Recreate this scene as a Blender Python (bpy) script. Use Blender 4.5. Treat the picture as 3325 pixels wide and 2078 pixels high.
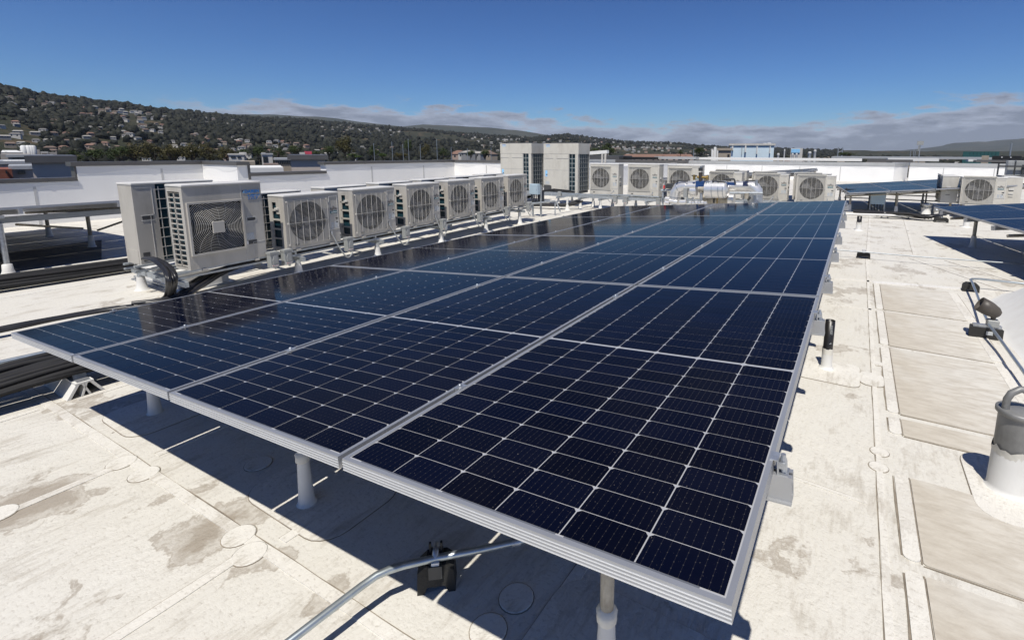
import bpy, math, random
import numpy as np
from mathutils import Vector, Matrix
R = math.radians
for o in list(bpy.data.objects): bpy.data.objects.remove(o)
scene = bpy.context.scene
COL = scene.collection
# ---------------------------------------------------------------- camera
CAM = np.array([4.319407, -0.755404, 1.732000])
RC = np.array([[0.86344964, 0.50441899, 0.00402439], [0.08526457, -0.13808087, -0.98674395], [-0.49717670, 0.85234685, -0.16223495]])          # rows: right, down, forward
F_, CX_, CY_ = 1600.2758, 1844.2869, 759.8584     # focal length and principal point, photograph pixels
cd = bpy.data.cameras.new('camera'); cam = bpy.data.objects.new('camera', cd); COL.objects.link(cam)
cam.matrix_world = Matrix(((RC[0][0], -RC[1][0], -RC[2][0], CAM[0]), (RC[0][1], -RC[1][1], -RC[2][1], CAM[1]),
                           (RC[0][2], -RC[1][2], -RC[2][2], CAM[2]), (0, 0, 0, 1)))
cd.sensor_fit = 'HORIZONTAL'; cd.sensor_width = 36.0; cd.lens = F_ / 3325 * 36
cd.shift_x = (1662.5 - CX_) / 3325; cd.shift_y = (CY_ - 1039) / 3325
cd.clip_start = 0.05; cd.clip_end = 60000
scene.camera = cam
# ---------------------------------------------------------------- world, sun, exposure
SUNV = Vector((0.14, -0.49, 1.0)).normalized()
EXPOSURE = 0.15
SKY_STRENGTH = 0.057
world = bpy.data.worlds.new('World'); scene.world = world; world.use_nodes = True
wt = world.node_tree; wt.nodes.clear()
def wn(t, **k):
    n = wt.nodes.new(t)
    for a, b in k.items(): setattr(n, a, b)
    return n
def wmath(op, a, b=None, c=None):
    n = wn('ShaderNodeMath', operation=op)
    for i, v in enumerate((a, b, c)):
        if v is None: continue
        if isinstance(v, (int, float)): n.inputs[i].default_value = v
        else: wt.links.new(v, n.inputs[i])
    return n.outputs[0]
sky = wn('ShaderNodeTexSky', sky_type='NISHITA', sun_disc=False)
sky.sun_elevation = math.asin(SUNV.z); sky.sun_rotation = math.atan2(SUNV.x, SUNV.y)
sky.altitude = 20; sky.air_density = 1.0; sky.dust_density = 0.0; sky.ozone_density = 1.6
bg = wn('ShaderNodeBackground'); bg.inputs[1].default_value = SKY_STRENGTH
hs = wn('ShaderNodeMix', data_type='RGBA', blend_type='MULTIPLY'); hs.inputs[0].default_value = 1.; hs.inputs[7].default_value = (.113, .163, .230, 1)   # white balance of the sky
gmn = wn('ShaderNodeGamma'); gmn.inputs[1].default_value = 1.30; scl = wn('ShaderNodeVectorMath', operation='SCALE'); scl.inputs['Scale'].default_value = 5.2
wt.links.new(sky.outputs[0], hs.inputs[6]); wt.links.new(hs.outputs[2], gmn.inputs[0]); wt.links.new(gmn.outputs[0], scl.inputs[0]); wt.links.new(scl.outputs[0], bg.inputs[0])
tc = wn('ShaderNodeTexCoord'); sep = wn('ShaderNodeSeparateXYZ'); wt.links.new(tc.outputs['Generated'], sep.inputs[0])
az = wmath('ARCTAN2', sep.outputs[0], sep.outputs[1])
mp = wn('ShaderNodeMapping'); mp.inputs['Scale'].default_value = (1, 1, 4.0); wt.links.new(tc.outputs['Generated'], mp.inputs[0])
n1 = wn('ShaderNodeTexNoise'); n1.inputs['Scale'].default_value = 13; n1.inputs['Detail'].default_value = 7; n1.inputs['Roughness'].default_value = .62
wt.links.new(mp.outputs[0], n1.inputs[0])
n2 = wn('ShaderNodeTexNoise'); n2.inputs['Scale'].default_value = 3.2; n2.inputs['Detail'].default_value = 3
wt.links.new(mp.outputs[0], n2.inputs[0])
# low marine cloud bank lying along the horizon all round
topa = wmath('MULTIPLY_ADD', wmath('COSINE', wmath('MULTIPLY_ADD', az, 5.0, 4.65)), .017, .063)
topb = wmath('ADD', topa, wmath('MULTIPLY_ADD', n1.outputs[0], .12, -.054))
topc = wmath('ADD', topb, wmath('MULTIPLY_ADD', n2.outputs[0], .05, -.025))
dz = wmath('SUBTRACT', topc, sep.outputs[2])
mr = wn('ShaderNodeMapRange', interpolation_type='SMOOTHSTEP'); mr.inputs[1].default_value = -.004; mr.inputs[2].default_value = .014
wt.links.new(dz, mr.inputs[0])
mrl = wn('ShaderNodeMapRange', interpolation_type='SMOOTHSTEP'); mrl.inputs[1].default_value = -1.26; mrl.inputs[2].default_value = -1.0
wt.links.new(wmath('ADD', az, wmath('MULTIPLY_ADD', n2.outputs[0], .5, -.25)), mrl.inputs[0])
cl_a = wmath('MULTIPLY', wmath('MULTIPLY', mr.outputs[0], mrl.outputs[0]), .95)
cr = wn('ShaderNodeValToRGB')
cr.color_ramp.elements[0].position = .0; cr.color_ramp.elements[0].color = (.38, .42, .52, 1)
cr.color_ramp.elements[1].position = .55; cr.color_ramp.elements[1].color = (.19, .215, .285, 1)
wt.links.new(wmath('ADD', wmath('MULTIPLY', dz, 11.), wmath('MULTIPLY_ADD', n1.outputs[0], 1.3, -.62)), cr.inputs[0])
bgc = wn('ShaderNodeBackground'); bgc.inputs[1].default_value = 1.0; wt.links.new(cr.outputs[0], bgc.inputs[0])
mx = wn('ShaderNodeMixShader'); wt.links.new(cl_a, mx.inputs[0]); wt.links.new(bg.outputs[0], mx.inputs[1]); wt.links.new(bgc.outputs[0], mx.inputs[2])
wo = wn('ShaderNodeOutputWorld'); wt.links.new(mx.outputs[0], wo.inputs[0])
sl = bpy.data.lights.new('sun', 'SUN'); sl.energy = 5.0; sl.angle = R(.53); sl.color = (1, .95, .865)
so = bpy.data.objects.new('sun', sl); COL.objects.link(so); so.rotation_euler = SUNV.to_track_quat('Z', 'Y').to_euler(); so.location = (0, 0, 60)
vs = scene.view_settings; scene.display_settings.display_device = 'sRGB'
vs.view_transform = 'Standard'; vs.look = 'None'; vs.gamma = 1.0; vs.exposure = EXPOSURE; vs.use_curve_mapping = False
scene.render.engine = 'CYCLES'
scene.cycles.max_bounces = 6; scene.cycles.glossy_bounces = 3; scene.cycles.transparent_max_bounces = 8; scene.cycles.volume_bounces = 0
# ---------------------------------------------------------------- pixel -> place helpers (a photograph pixel and a known height or wall plane)
def _ray(u, v): return RC.T @ np.array([(u - CX_) / F_, (v - CY_) / F_, 1.0])
def G(u, v, z=0.):
    d = _ray(u, v); return Vector(CAM + (z - CAM[2]) / d[2] * d)
def GY(u, v, y):
    d = _ray(u, v); return Vector(CAM + (y - CAM[1]) / d[1] * d)
def GX(u, v, x):
    d = _ray(u, v); return Vector(CAM + (x - CAM[0]) / d[0] * d)
def GD(u, v, dist):                       # at a horizontal distance
    d = _ray(u, v); return Vector(CAM + dist / math.hypot(d[0], d[1]) * d)
# ---------------------------------------------------------------- materials
MATS = {}
def nodes(name):
    m = bpy.data.materials.new(name); m.use_nodes = True; t = m.node_tree; t.nodes.clear()
    b = t.nodes.new('ShaderNodeBsdfPrincipled'); o = t.nodes.new('ShaderNodeOutputMaterial'); t.links.new(b.outputs[0], o.inputs[0])
    MATS[name] = m
    return m, t, b
def _set(t, sock, v):
    if isinstance(v, bpy.types.NodeSocket): t.links.new(v, sock)
    elif isinstance(v, (tuple, list)) and len(v) == 3 and sock.type == 'RGBA': sock.default_value = (*v, 1)
    else: sock.default_value = v
def nd(t, typ, ins=None, **k):
    n = t.nodes.new(typ)
    for a, b in k.items(): setattr(n, a, b)
    for i, v in (ins or {}).items(): _set(t, n.inputs[i], v)
    return n
def mth(t, op, a, b=0., c=0.): return nd(t, 'ShaderNodeMath', {0: a, 1: b, 2: c}, operation=op).outputs[0]
def coord(t, kind='Object', scale=(1, 1, 1)):
    c = t.nodes.new('ShaderNodeTexCoord')
    return nd(t, 'ShaderNodeMapping', {0: c.outputs[kind], 'Scale': scale}).outputs[0]
def noise(t, vec, scale, detail=4, rough=.55, out=0):
    return nd(t, 'ShaderNodeTexNoise', {'Vector': vec, 'Scale': scale, 'Detail': detail, 'Roughness': rough}).outputs[out]
def ramp(t, fac, pts):
    n = nd(t, 'ShaderNodeValToRGB', {0: fac}); e = n.color_ramp.elements
    while len(e) < len(pts): e.new(.5)
    for i, (p, c) in enumerate(pts): e[i].position = p; e[i].color = (*c, 1) if len(c) == 3 else c
    return n.outputs[0]
def mix(t, fac, a, b, mode='MIX'):
    n = t.nodes.new('ShaderNodeMix'); n.data_type = 'RGBA'; n.blend_type = mode
    _set(t, n.inputs[0], fac); _set(t, n.inputs[6], a); _set(t, n.inputs[7], b)
    return n.outputs[2]
def bump(t, b, h, strength=.3, dist=.01):
    n = nd(t, 'ShaderNodeBump', {'Strength': strength, 'Distance': dist, 'Height': h}); t.links.new(n.outputs[0], b.inputs['Normal'])
def plain(name, col, rough=.5, metal=0., var=.12, scale=6., spec=.5, bmp=0., bscale=40., dirt=None, coat=0.):
    m, t, b = nodes(name); oi = t.nodes.new('ShaderNodeObjectInfo'); off = nd(t, 'ShaderNodeCombineXYZ', {0: mth(t, 'MULTIPLY', oi.outputs['Random'], 37.), 1: mth(t, 'MULTIPLY', oi.outputs['Random'], 91.)}).outputs[0]
    v = nd(t, 'ShaderNodeVectorMath', {0: coord(t), 1: off}, operation='ADD').outputs[0]
    n = noise(t, v, scale, 5)
    c = mix(t, 1., col, ramp(t, n, [(.25, (1 - var,) * 3), (.75, (1 + var,) * 3)]), 'MULTIPLY')
    if dirt:
        n2 = noise(t, nd(t, 'ShaderNodeMapping', {0: v, 'Scale': (1, 1, .3)}).outputs[0], scale * 1.7, 7, .65)
        c = mix(t, ramp(t, n2, [(.48, (0, 0, 0)), (.72, (dirt[3],) * 3)]), c, dirt[:3])
    _set(t, b.inputs['Base Color'], c); b.inputs['Roughness'].default_value = rough; b.inputs['Metallic'].default_value = metal
    b.inputs['Specular IOR Level'].default_value = spec; b.inputs['Coat Weight'].default_value = coat
    if bmp: bump(t, b, noise(t, v, bscale, 4), bmp, .004)
    return m
plain('cabinet', (.43, .408, .365), .42, var=.05, scale=3, dirt=(.22, .20, .165, .45))
plain('cabinet_pale', (.52, .50, .445), .45, var=.05, scale=3, dirt=(.30, .27, .22, .4))
plain('cabinet_top', (.57, .56, .53), .45, var=.06, scale=3, dirt=(.42, .40, .36, .35))
plain('cabinet_dark', (.12, .12, .12), .6)
plain('fan_dark', (.010, .010, .010), .7)
plain('wire', (.48, .465, .43), .45)
plain('blue_print', (.035, .20, .55), .5); plain('navy_print', (.02, .03, .08), .5); plain('lightblue_print', (.25, .52, .78), .5)
plain('teal_print', (.006, .10, .12), .5); plain('grey_print', (.13, .12, .12), .5); plain('white_print', (.75, .75, .73), .5); plain('red_print', (.42, .07, .03), .5)
plain('sticker', (.42, .44, .45), .5, var=.25, scale=60); plain('sticker_dark', (.06, .06, .06), .5)
plain('galvanised', (.46, .48, .50), .42, metal=.75, var=.25, scale=25, dirt=(.30, .28, .25, .3))
plain('strut', (.38, .41, .43), .5, metal=.55, var=.2, scale=14, dirt=(.26, .24, .21, .3))
plain('old_pipe', (.36, .33, .27), .62, metal=.15, var=.35, scale=16, dirt=(.16, .12, .08, .6), bmp=.3)
plain('conduit', (.42, .47, .50), .36, metal=.8, var=.15, scale=20)
plain('box_grey', (.27, .28, .275), .5, var=.08, scale=8, dirt=(.22, .21, .19, .3)); plain('box_blue', (.37, .47, .53), .45, var=.05)
plain('box_panel', (.28, .29, .29), .45)
plain('white_membrane', (.62, .615, .59), .6, var=.05, scale=5, dirt=(.5, .46, .4, .3), bmp=.25, bscale=18)
plain('rubber', (.012, .012, .012), .55, var=.3, bmp=.2); plain('block_rubber', (.018, .018, .017), .8, var=.3, bmp=.5, bscale=90)
plain('black_pipe', (.012, .011, .011), .38, var=.3); plain('cable_black', (.016, .016, .018), .38, var=.3, scale=12)
plain('cable_tray', (.007, .007, .008), .75, var=.5, scale=10)
plain('tape', (.55, .50, .44), .5, var=.2, bmp=.8, bscale=60)
plain('copper', (.45, .27, .13), .35, metal=.9); plain('brass', (.36, .25, .09), .4, metal=.85); plain('bronze_dark', (.055, .047, .04), .5, metal=.2)
plain('alu_jacket', (.72, .71, .69), .30, metal=.6, var=.06, scale=8, bmp=.25, bscale=14)
plain('blue_valve', (.015, .05, .16), .4); plain('red_paint', (.5, .03, .03), .4)
plain('dark_metal', (.06, .062, .065), .5, metal=.4)
plain('coping', (.115, .11, .105), .42, metal=.25, var=.12, scale=2.); plain('coping_pale', (.40, .405, .40), .42, metal=.2, var=.1, scale=2.)
plain('bollard_grey', (.19, .19, .185), .5, metal=.3, var=.35, scale=7, dirt=(.3, .3, .29, .4)); plain('lamp_bronze', (.06, .051, .043), .5, var=.2, dirt=(.2, .18, .15, .3))
plain('lamp_inside', (.01, .01, .01), .5); plain('putty', (.6, .58, .52), .7, var=.15, bmp=1., bscale=30)
plain('house_white', (.46, .445, .415), .8); plain('house_tan', (.29, .25, .20), .8); plain('house_grey', (.24, .24, .24), .8); plain('house_pink', (.31, .235, .20), .8)
plain('roof_grey', (.13, .125, .12), .8); plain('roof_brown', (.14, .10, .08), .8); plain('roof_red', (.17, .10, .075), .85); plain('roof_pale', (.27, .26, .24), .8)
plain('win_dark', (.02, .025, .03), .15); plain('concrete', (.34, .315, .29), .8, var=.12, scale=.6); plain('brick_red', (.17, .055, .035), .85, var=.2, scale=3)
plain('white_roof', (.60, .60, .585), .7, var=.06, scale=.4); plain('blue_wall', (.52, .63, .70), .7, var=.06, scale=.5, dirt=(.5, .6, .66, .3)); plain('green_glass', (.03, .09, .09), .25)
plain('pink_wall', (.50, .06, .10), .7); plain('bark', (.07, .055, .04), .9, bmp=.5)
plain('wing_render', (.44, .385, .34), .8, var=.1, scale=.6); plain('dark_sheet', (.10, .094, .082), .85, var=.3, scale=3)
plain('asphalt', (.045, .046, .048), .9)
def m_wall(name, col):
    m, t, b = nodes(name); v = coord(t)
    n = noise(t, coord(t, 'Object', (1, 1, .25)), 1.1, 6, .6); n2 = noise(t, v, .35, 3)
    c = mix(t, ramp(t, n, [(.45, (0, 0, 0)), (.75, (.4,) * 3)]), col, tuple(x * .82 for x in col))
    c = mix(t, ramp(t, n2, [(.5, (0, 0, 0)), (.7, (.3,) * 3)]), c, tuple(x * .9 for x in col))
    _set(t, b.inputs['Base Color'], c); b.inputs['Roughness'].default_value = .62
    bump(t, b, noise(t, v, 7., 5), .25, .01)
m_wall('wall_white', (.80, .795, .775)); m_wall('wall_band', (.70, .70, .69)); m_wall('wall_seam', (.50, .50, .49))
# roof membrane: aged white sheet with wind-drawn dirt streaks, ponding stains with tide rims, scuffs and specks
def m_roof(name, base, tan, stain_amt):
    m, t, b = nodes(name); v = coord(t)
    fine = noise(t, coord(t, 'Object', (1, 1.8, 1)), 38., 6, .7)
    streak = noise(t, coord(t, 'Object', (7., 1.2, 1)), 5., 7, .68)
    mid = noise(t, v, 1.3, 6, .6); wr0 = coord(t, 'Object', (1.7, .85, 1))
    wr = nd(t, 'ShaderNodeVectorMath', {0: v, 1: nd(t, 'ShaderNodeVectorMath', {0: noise(t, v, 3.5, 5, .6, 1), 'Scale': .45}, operation='SCALE').outputs[0]}, operation='ADD').outputs[0]
    pond = noise(t, wr, 1.5, 6, .62)
    if name == 'roof_membrane':                       # dirtiest where water has stood beside the seams
        sx_ = nd(t, 'ShaderNodeSeparateXYZ', {0: wr}); acc = None
        for u_, v_, r_ in ((430, 1465, .20), (560, 1610, .22), (660, 1590, .20), (700, 1700, .26), (620, 1760, .2), (900, 1850, .28), (1010, 1950, .22), (860, 1990, .25), (200, 1620, .25), (2700, 1130, .2), (2790, 940, .3), (3110, 800, .4), (2800, 1300, .2), (620, 960, .4)):
            q_ = G(u_, v_); d_ = mth(t, 'POWER', mth(t, 'ADD', mth(t, 'POWER', mth(t, 'ABSOLUTE', mth(t, 'SUBTRACT', sx_.outputs[0], q_.x + .22)), 2.), mth(t, 'POWER', mth(t, 'ABSOLUTE', mth(t, 'SUBTRACT', sx_.outputs[1], q_.y + .22)), 2.)), .5)
            k_ = mth(t, 'MAXIMUM', mth(t, 'SUBTRACT', 1., mth(t, 'DIVIDE', d_, r_)), 0.); acc = k_ if acc is None else mth(t, 'MAXIMUM', acc, k_)
        pond = mth(t, 'ADD', mth(t, 'SUBTRACT', pond, .022), mth(t, 'MULTIPLY', acc, .19))
    c = mix(t, ramp(t, mid, [(.3, (0, 0, 0)), (.75, (.8,) * 3)]), base, tan)
    c = mix(t, ramp(t, mth(t, 'ADD', mth(t, 'MULTIPLY', streak, .38), mth(t, 'MULTIPLY', noise(t, wr0, 2.6, 7, .66), .62)), [(.52, (0, 0, 0)), (.65, (.72,) * 3)]), c, (.33, .295, .24))
    c = mix(t, ramp(t, pond, [(.575, (0, 0, 0)), (.605, (.75 * stain_amt,) * 3), (.635, (.3 * stain_amt,) * 3), (.72, (.85 * stain_amt,) * 3)]), c, (.215, .172, .125))
    c = mix(t, ramp(t, fine, [(.3, (.6,) * 3), (.46, (0, 0, 0))]), c, (.31, .28, .235))
    sp = nd(t, 'ShaderNodeTexVoronoi', {'Vector': v, 'Scale': 4.3}); r = nd(t, 'ShaderNodeSeparateColor', {0: sp.outputs['Color']}).outputs[0]
    spot = mth(t, 'LESS_THAN', sp.outputs['Distance'], mth(t, 'MULTIPLY_ADD', r, .10, -.055))
    c = mix(t, mth(t, 'MULTIPLY', spot, .75), c, (.13, .105, .08))
    _set(t, b.inputs['Base Color'], c)
    _set(t, b.inputs['Roughness'], ramp(t, mid, [(.2, (.5,) * 3), (.8, (.68,) * 3)])); b.inputs['Specular IOR Level'].default_value = .35
    wrk = noise(t, nd(t, 'ShaderNodeVectorMath', {0: coord(t, 'Object', (2.6, .9, 1)), 1: nd(t, 'ShaderNodeVectorMath', {0: noise(t, v, 2., 3, .5, 1), 'Scale': .5}, operation='SCALE').outputs[0]}, operation='ADD').outputs[0], 6., 6, .66)
    h = mth(t, 'ADD', mth(t, 'MULTIPLY', wrk, 1.), mth(t, 'MULTIPLY', fine, .16))
    bump(t, b, h, .6, .022)
m_roof('roof_membrane', (.60, .583, .535), (.55, .527, .468), .8)
m_roof('membrane_clean', (.67, .66, .635), (.63, .615, .58), .12)
m_roof('membrane_patch', (.64, .623, .578), (.59, .565, .505), .3)
def m_pad():
    m, t, b = nodes('pad_tan'); v = coord(t)
    n = noise(t, coord(t, 'Object', (1, 3., 1)), 6., 7, .65); n2 = noise(t, v, 1.1, 4)
    edge = nd(t, 'ShaderNodeSeparateXYZ', {0: v}).outputs[0]
    e2 = mth(t, 'ADD', edge, mth(t, 'MULTIPLY_ADD', n2, .9, -.45))
    c = mix(t, ramp(t, e2, [(.05, (0, 0, 0)), (.8, (1, 1, 1))]), (.485, .448, .38), (.60, .583, .535))
    c = mix(t, ramp(t, n, [(.40, (0, 0, 0)), (.68, (.75,) * 3)]), c, (.35, .31, .25)); c = mix(t, ramp(t, n2, [(.5, (0, 0, 0)), (.62, (.55,) * 3)]), c, (.55, .535, .49))
    _set(t, b.inputs['Base Color'], c); b.inputs['Roughness'].default_value = .62
    bump(t, b, noise(t, v, 30., 5), .35, .008)
m_pad()
plain('seam_dirt', (.21, .18, .14), .8, var=.45, scale=9)
# photovoltaic glass
def m_cell(name, joined):
    m, t, b = nodes(name); v = coord(t); s = nd(t, 'ShaderNodeSeparateXYZ', {0: v})
    fx = mth(t, 'FRACT', mth(t, 'MULTIPLY_ADD', s.outputs[0], 9 / .1645, 4.5 if not joined else 0.))
    line = mth(t, 'LESS_THAN', mth(t, 'ABSOLUTE', mth(t, 'SUBTRACT', fx, .5)), .028)
    fy = mth(t, 'FRACT', mth(t, 'MULTIPLY', s.outputs[1], 60.))
    dot = mth(t, 'MULTIPLY', mth(t, 'LESS_THAN', mth(t, 'ABSOLUTE', mth(t, 'SUBTRACT', fx, .5)), .05), mth(t, 'LESS_THAN', mth(t, 'ABSOLUTE', mth(t, 'SUBTRACT', fy, .5)), .09))
    g = mth(t, 'MAXIMUM', mth(t, 'MULTIPLY', line, .07), mth(t, 'MULTIPLY', dot, .24))
    oi = t.nodes.new('ShaderNodeObjectInfo')
    base = mix(t, oi.outputs['Random'], (.0015, .0019, .006), (.002, .003, .011))
    c = mix(t, g, base, (.16, .15, .13)) if not joined else base
    geo = t.nodes.new('ShaderNodeNewGeometry')
    dust = noise(t, geo.outputs['Position'], 1.7, 6, .65); spk = noise(t, geo.outputs['Position'], 160., 2, .5)
    c = mix(t, ramp(t, dust, [(.4, (.0,) * 3), (.8, (.010,) * 3)]), c, (.40, .37, .32))
    c = mix(t, ramp(t, spk, [(.715, (0,) * 3), (.79, (.34,) * 3)]), c, (.34, .31, .27))
    _set(t, b.inputs['Base Color'], c); b.inputs['Roughness'].default_value = .5; b.inputs['Specular IOR Level'].default_value = .0
    b.inputs['Coat Weight'].default_value = .54; b.inputs['Coat IOR'].default_value = 1.27
    _set(t, b.inputs['Coat Roughness'], ramp(t, dust, [(.35, (.06,) * 3), (.75, (.13,) * 3)]))
    b.inputs['Sheen Weight'].default_value = .0
m_cell('pv_cell', False); m_cell('pv_cell_far', True)
def m_sheet():
    m, t, b = nodes('pv_backsheet'); b.inputs['Base Color'].default_value = (.35, .355, .365, 1); b.inputs['Roughness'].default_value = .5
    b.inputs['Coat Weight'].default_value = 1.; b.inputs['Coat IOR'].default_value = 1.27; b.inputs['Coat Roughness'].default_value = .05
m_sheet()
plain('pv_frame', (.40, .41, .425), .44, metal=.6, var=.07, scale=5, dirt=(.33, .32, .30, .22))
plain('pv_ridge_lit', (.62, .63, .64), .4, metal=.4, var=.08)  # paler than the frame: the light the ridges catch is in the colour
plain('pv_bounce_cut', (.06, .06, .064), .7)
plain('pv_ribbon', (.20, .21, .23), .4, metal=.5)
def m_coil():
    m, t, b = nodes('coil'); v = coord(t); s = nd(t, 'ShaderNodeSeparateXYZ', {0: v})
    f = mth(t, 'FRACT', mth(t, 'MULTIPLY', s.outputs[2], 130.)); n = noise(t, v, 4., 4)
    c = mix(t, f, (.004, .018, .026), (.012, .055, .075)); c = mix(t, ramp(t, n, [(.4, (0,) * 3), (.8, (.5,) * 3)]), c, (.01, .04, .06))
    _set(t, b.inputs['Base Color'], c); b.inputs['Roughness'].default_value = .35
m_coil()
def m_leaf(name, a, bcol):
    m, t, b = nodes(name); oi = t.nodes.new('ShaderNodeObjectInfo'); at = nd(t, 'ShaderNodeAttribute', attribute_name='tint')
    c = mix(t, at.outputs['Fac'], a, bcol)
    _set(t, b.inputs['Base Color'], c); b.inputs['Roughness'].default_value = .7; b.inputs['Specular IOR Level'].default_value = .2
m_leaf('leaf_dark', (.020, .032, .012), (.055, .075, .025)); m_leaf('leaf_olive', (.035, .036, .014), (.085, .075, .030)); m_leaf('leaf_green', (.030, .055, .014), (.075, .115, .025))
m_leaf('wood_mass', (.006, .008, .005), (.024, .025, .014))
def m_hill(name, a, bcol, ccol, sc):
    m, t, b = nodes(name); v = coord(t)
    n = noise(t, v, sc, 7, .6); n2 = noise(t, v, sc * 3.1, 5, .6)
    c = mix(t, ramp(t, n, [(.4, (0,) * 3), (.62, (1,) * 3)]), a, bcol); c = mix(t, ramp(t, n2, [(.55, (0,) * 3), (.7, (1,) * 3)]), c, ccol)
    _set(t, b.inputs['Base Color'], c); b.inputs['Roughness'].default_value = .95; b.inputs['Specular IOR Level'].default_value = .1
m_hill('hill_near', (.022, .026, .016), (.036, .036, .022), (.10, .072, .045), .009)
m_hill('hill_far', (.032, .038, .030), (.048, .050, .038), (.026, .032, .026), .0022)
m_hill('town_ground', (.05, .052, .04), (.075, .07, .06), (.11, .10, .09), .012)
# ---------------------------------------------------------------- mesh helpers
class MB:
    def __init__(s): s.v = []; s.f = []; s.s = []
    def add(s, vs, fs, smooth=False):
        n = len(s.v); s.v += [tuple(p) for p in vs]; s.f += [tuple(i + n for i in f) for f in fs]; s.s += [smooth] * len(fs); return s
    def box(s, x0, y0, z0, x1, y1, z1):
        return s.hexa([(x0, y0, z0), (x1, y0, z0), (x1, y1, z0), (x0, y1, z0), (x0, y0, z1), (x1, y0, z1), (x1, y1, z1), (x0, y1, z1)])
    def hexa(s, p): return s.add(p, [(3, 2, 1, 0), (4, 5, 6, 7), (0, 1, 5, 4), (1, 2, 6, 5), (2, 3, 7, 6), (3, 0, 4, 7)])
    def bbox(s, x0, y0, z0, x1, y1, z1, c=.01):          # box with chamfered vertical edges and top
        p = [(x0 + c, y0), (x1 - c, y0), (x1, y0 + c), (x1, y1 - c), (x1 - c, y1), (x0 + c, y1), (x0, y1 - c), (x0, y0 + c)]
        q = [(x0 + 2 * c, y0 + c), (x1 - 2 * c, y0 + c), (x1 - c, y0 + 2 * c), (x1 - c, y1 - 2 * c), (x1 - 2 * c, y1 - c), (x0 + 2 * c, y1 - c), (x0 + c, y1 - 2 * c), (x0 + c, y0 + 2 * c)]
        vs = [(a, b, z0) for a, b in p] + [(a, b, z1 - c) for a, b in p] + [(a, b, z1) for a, b in q]
        fs = [tuple(range(7, -1, -1)), tuple(range(16, 24))]
        for k in (0, 8):
            for i in range(8): j = (i + 1) % 8; fs.append((k + i, k + j, k + 8 + j, k + 8 + i))
        return s.add(vs, fs)
    def prism(s, pts, z0, z1):
        n = len(pts); vs = [(a, b, z0) for a, b in pts] + [(a, b, z1) for a, b in pts]
        return s.add(vs, [tuple(range(n - 1, -1, -1)), tuple(range(n, 2 * n))] + [(i, (i + 1) % n, n + (i + 1) % n, n + i) for i in range(n)])
    def prism_y(s, pts, y0, y1):                          # pts are (x, z)
        n = len(pts); vs = [(a, y0, b) for a, b in pts] + [(a, y1, b) for a, b in pts]
        return s.add(vs, [tuple(range(n)), tuple(range(2 * n - 1, n - 1, -1))] + [(n + i, n + (i + 1) % n, (i + 1) % n, i) for i in range(n)])
    def tube(s, pts, r, n=8, caps=True, smooth=True):
        P = [Vector(p) for p in pts]; m = len(P); rs = r if isinstance(r, (list, tuple)) else [r] * m
        T = [(P[min(i + 1, m - 1)] - P[max(i - 1, 0)]).normalized() for i in range(m)]
        up = Vector((0, 0, 1)) if abs(T[0].z) < .9 else Vector((1, 0, 0))
        a = T[0].cross(up).normalized(); vs = []
        for i in range(m):
            a = (a - T[i] * a.dot(T[i])).normalized(); b = T[i].cross(a)
            for k in range(n):
                t = 2 * math.pi * k / n; vs.append(P[i] + (a * math.cos(t) + b * math.sin(t)) * rs[i])
        fs = [(i * n + k, i * n + (k + 1) % n, (i + 1) * n + (k + 1) % n, (i + 1) * n + k) for i in range(m - 1) for k in range(n)]
        s.add(vs, fs, smooth)
        if caps: s.add([vs[k] for k in range(n)], [tuple(range(n - 1, -1, -1))]); s.add([vs[(m - 1) * n + k] for k in range(n)], [tuple(range(n))])
        return s
    def lathe(s, prof, n=16, c=(0, 0, 0), smooth=True):
        vs = [(c[0] + r * math.cos(2 * math.pi * k / n), c[1] + r * math.sin(2 * math.pi * k / n), c[2] + z) for r, z in prof for k in range(n)]
        m = len(prof)
        s.add(vs, [(i * n + k, i * n + (k + 1) % n, (i + 1) * n + (k + 1) % n, (i + 1) * n + k) for i in range(m - 1) for k in range(n)], smooth)
        if prof[-1][0] > 1e-5: s.add(vs[(m - 1) * n:], [tuple(range(n))])
        if prof[0][0] > 1e-5: s.add(vs[:n], [tuple(range(n - 1, -1, -1))])
        return s
    def ring(s, c, r, w, n=24, axis='y', th=.004):        # flat hoop with a square section, facing an axis
        vs = []
        for k in range(n):
            t = 2 * math.pi * k / n
            for rr, d in ((r - w / 2, -th / 2), (r + w / 2, -th / 2), (r + w / 2, th / 2), (r - w / 2, th / 2)):
                a, b = rr * math.cos(t), rr * math.sin(t)
                vs.append((c[0] + a, c[1] + d, c[2] + b) if axis == 'y' else ((c[0] + a, c[1] + b, c[2] + d) if axis == 'z' else (c[0] + d, c[1] + a, c[2] + b)))
        fs = [(4 * k + q, 4 * k + (q + 1) % 4, 4 * ((k + 1) % n) + (q + 1) % 4, 4 * ((k + 1) % n) + q) for k in range(n) for q in range(4)]
        return s.add(vs, fs)
    def xf(s, M):
        s.v = [tuple(M @ Vector(p)) for p in s.v]; return s
    def mesh(s, name, mat):
        me = bpy.data.meshes.new(name); me.from_pydata(s.v, [], s.f)
        me.polygons.foreach_set('use_smooth', s.s); me.materials.append(MATS[mat]); me.update()
        return me
    def build(s, name, mat, parent=None, **k): return obj(name, s.mesh(name, mat), parent, **k)
def obj(name, me, parent=None, loc=None, rot=None, **k):
    o = bpy.data.objects.new(name, me); COL.objects.link(o)
    if parent: o.parent = parent; KIDS.setdefault(parent.name, []).append(o)
    if loc is not None: o.location = loc
    if rot is not None: o.rotation_euler = rot
    if k: tag(o, **k)
    return o
def tag(o, label=None, cat=None, group=None, kind=None):
    for a, b in (('label', label), ('category', cat), ('group', group), ('kind', kind)):
        if b: o[a] = b
    return o
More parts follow.
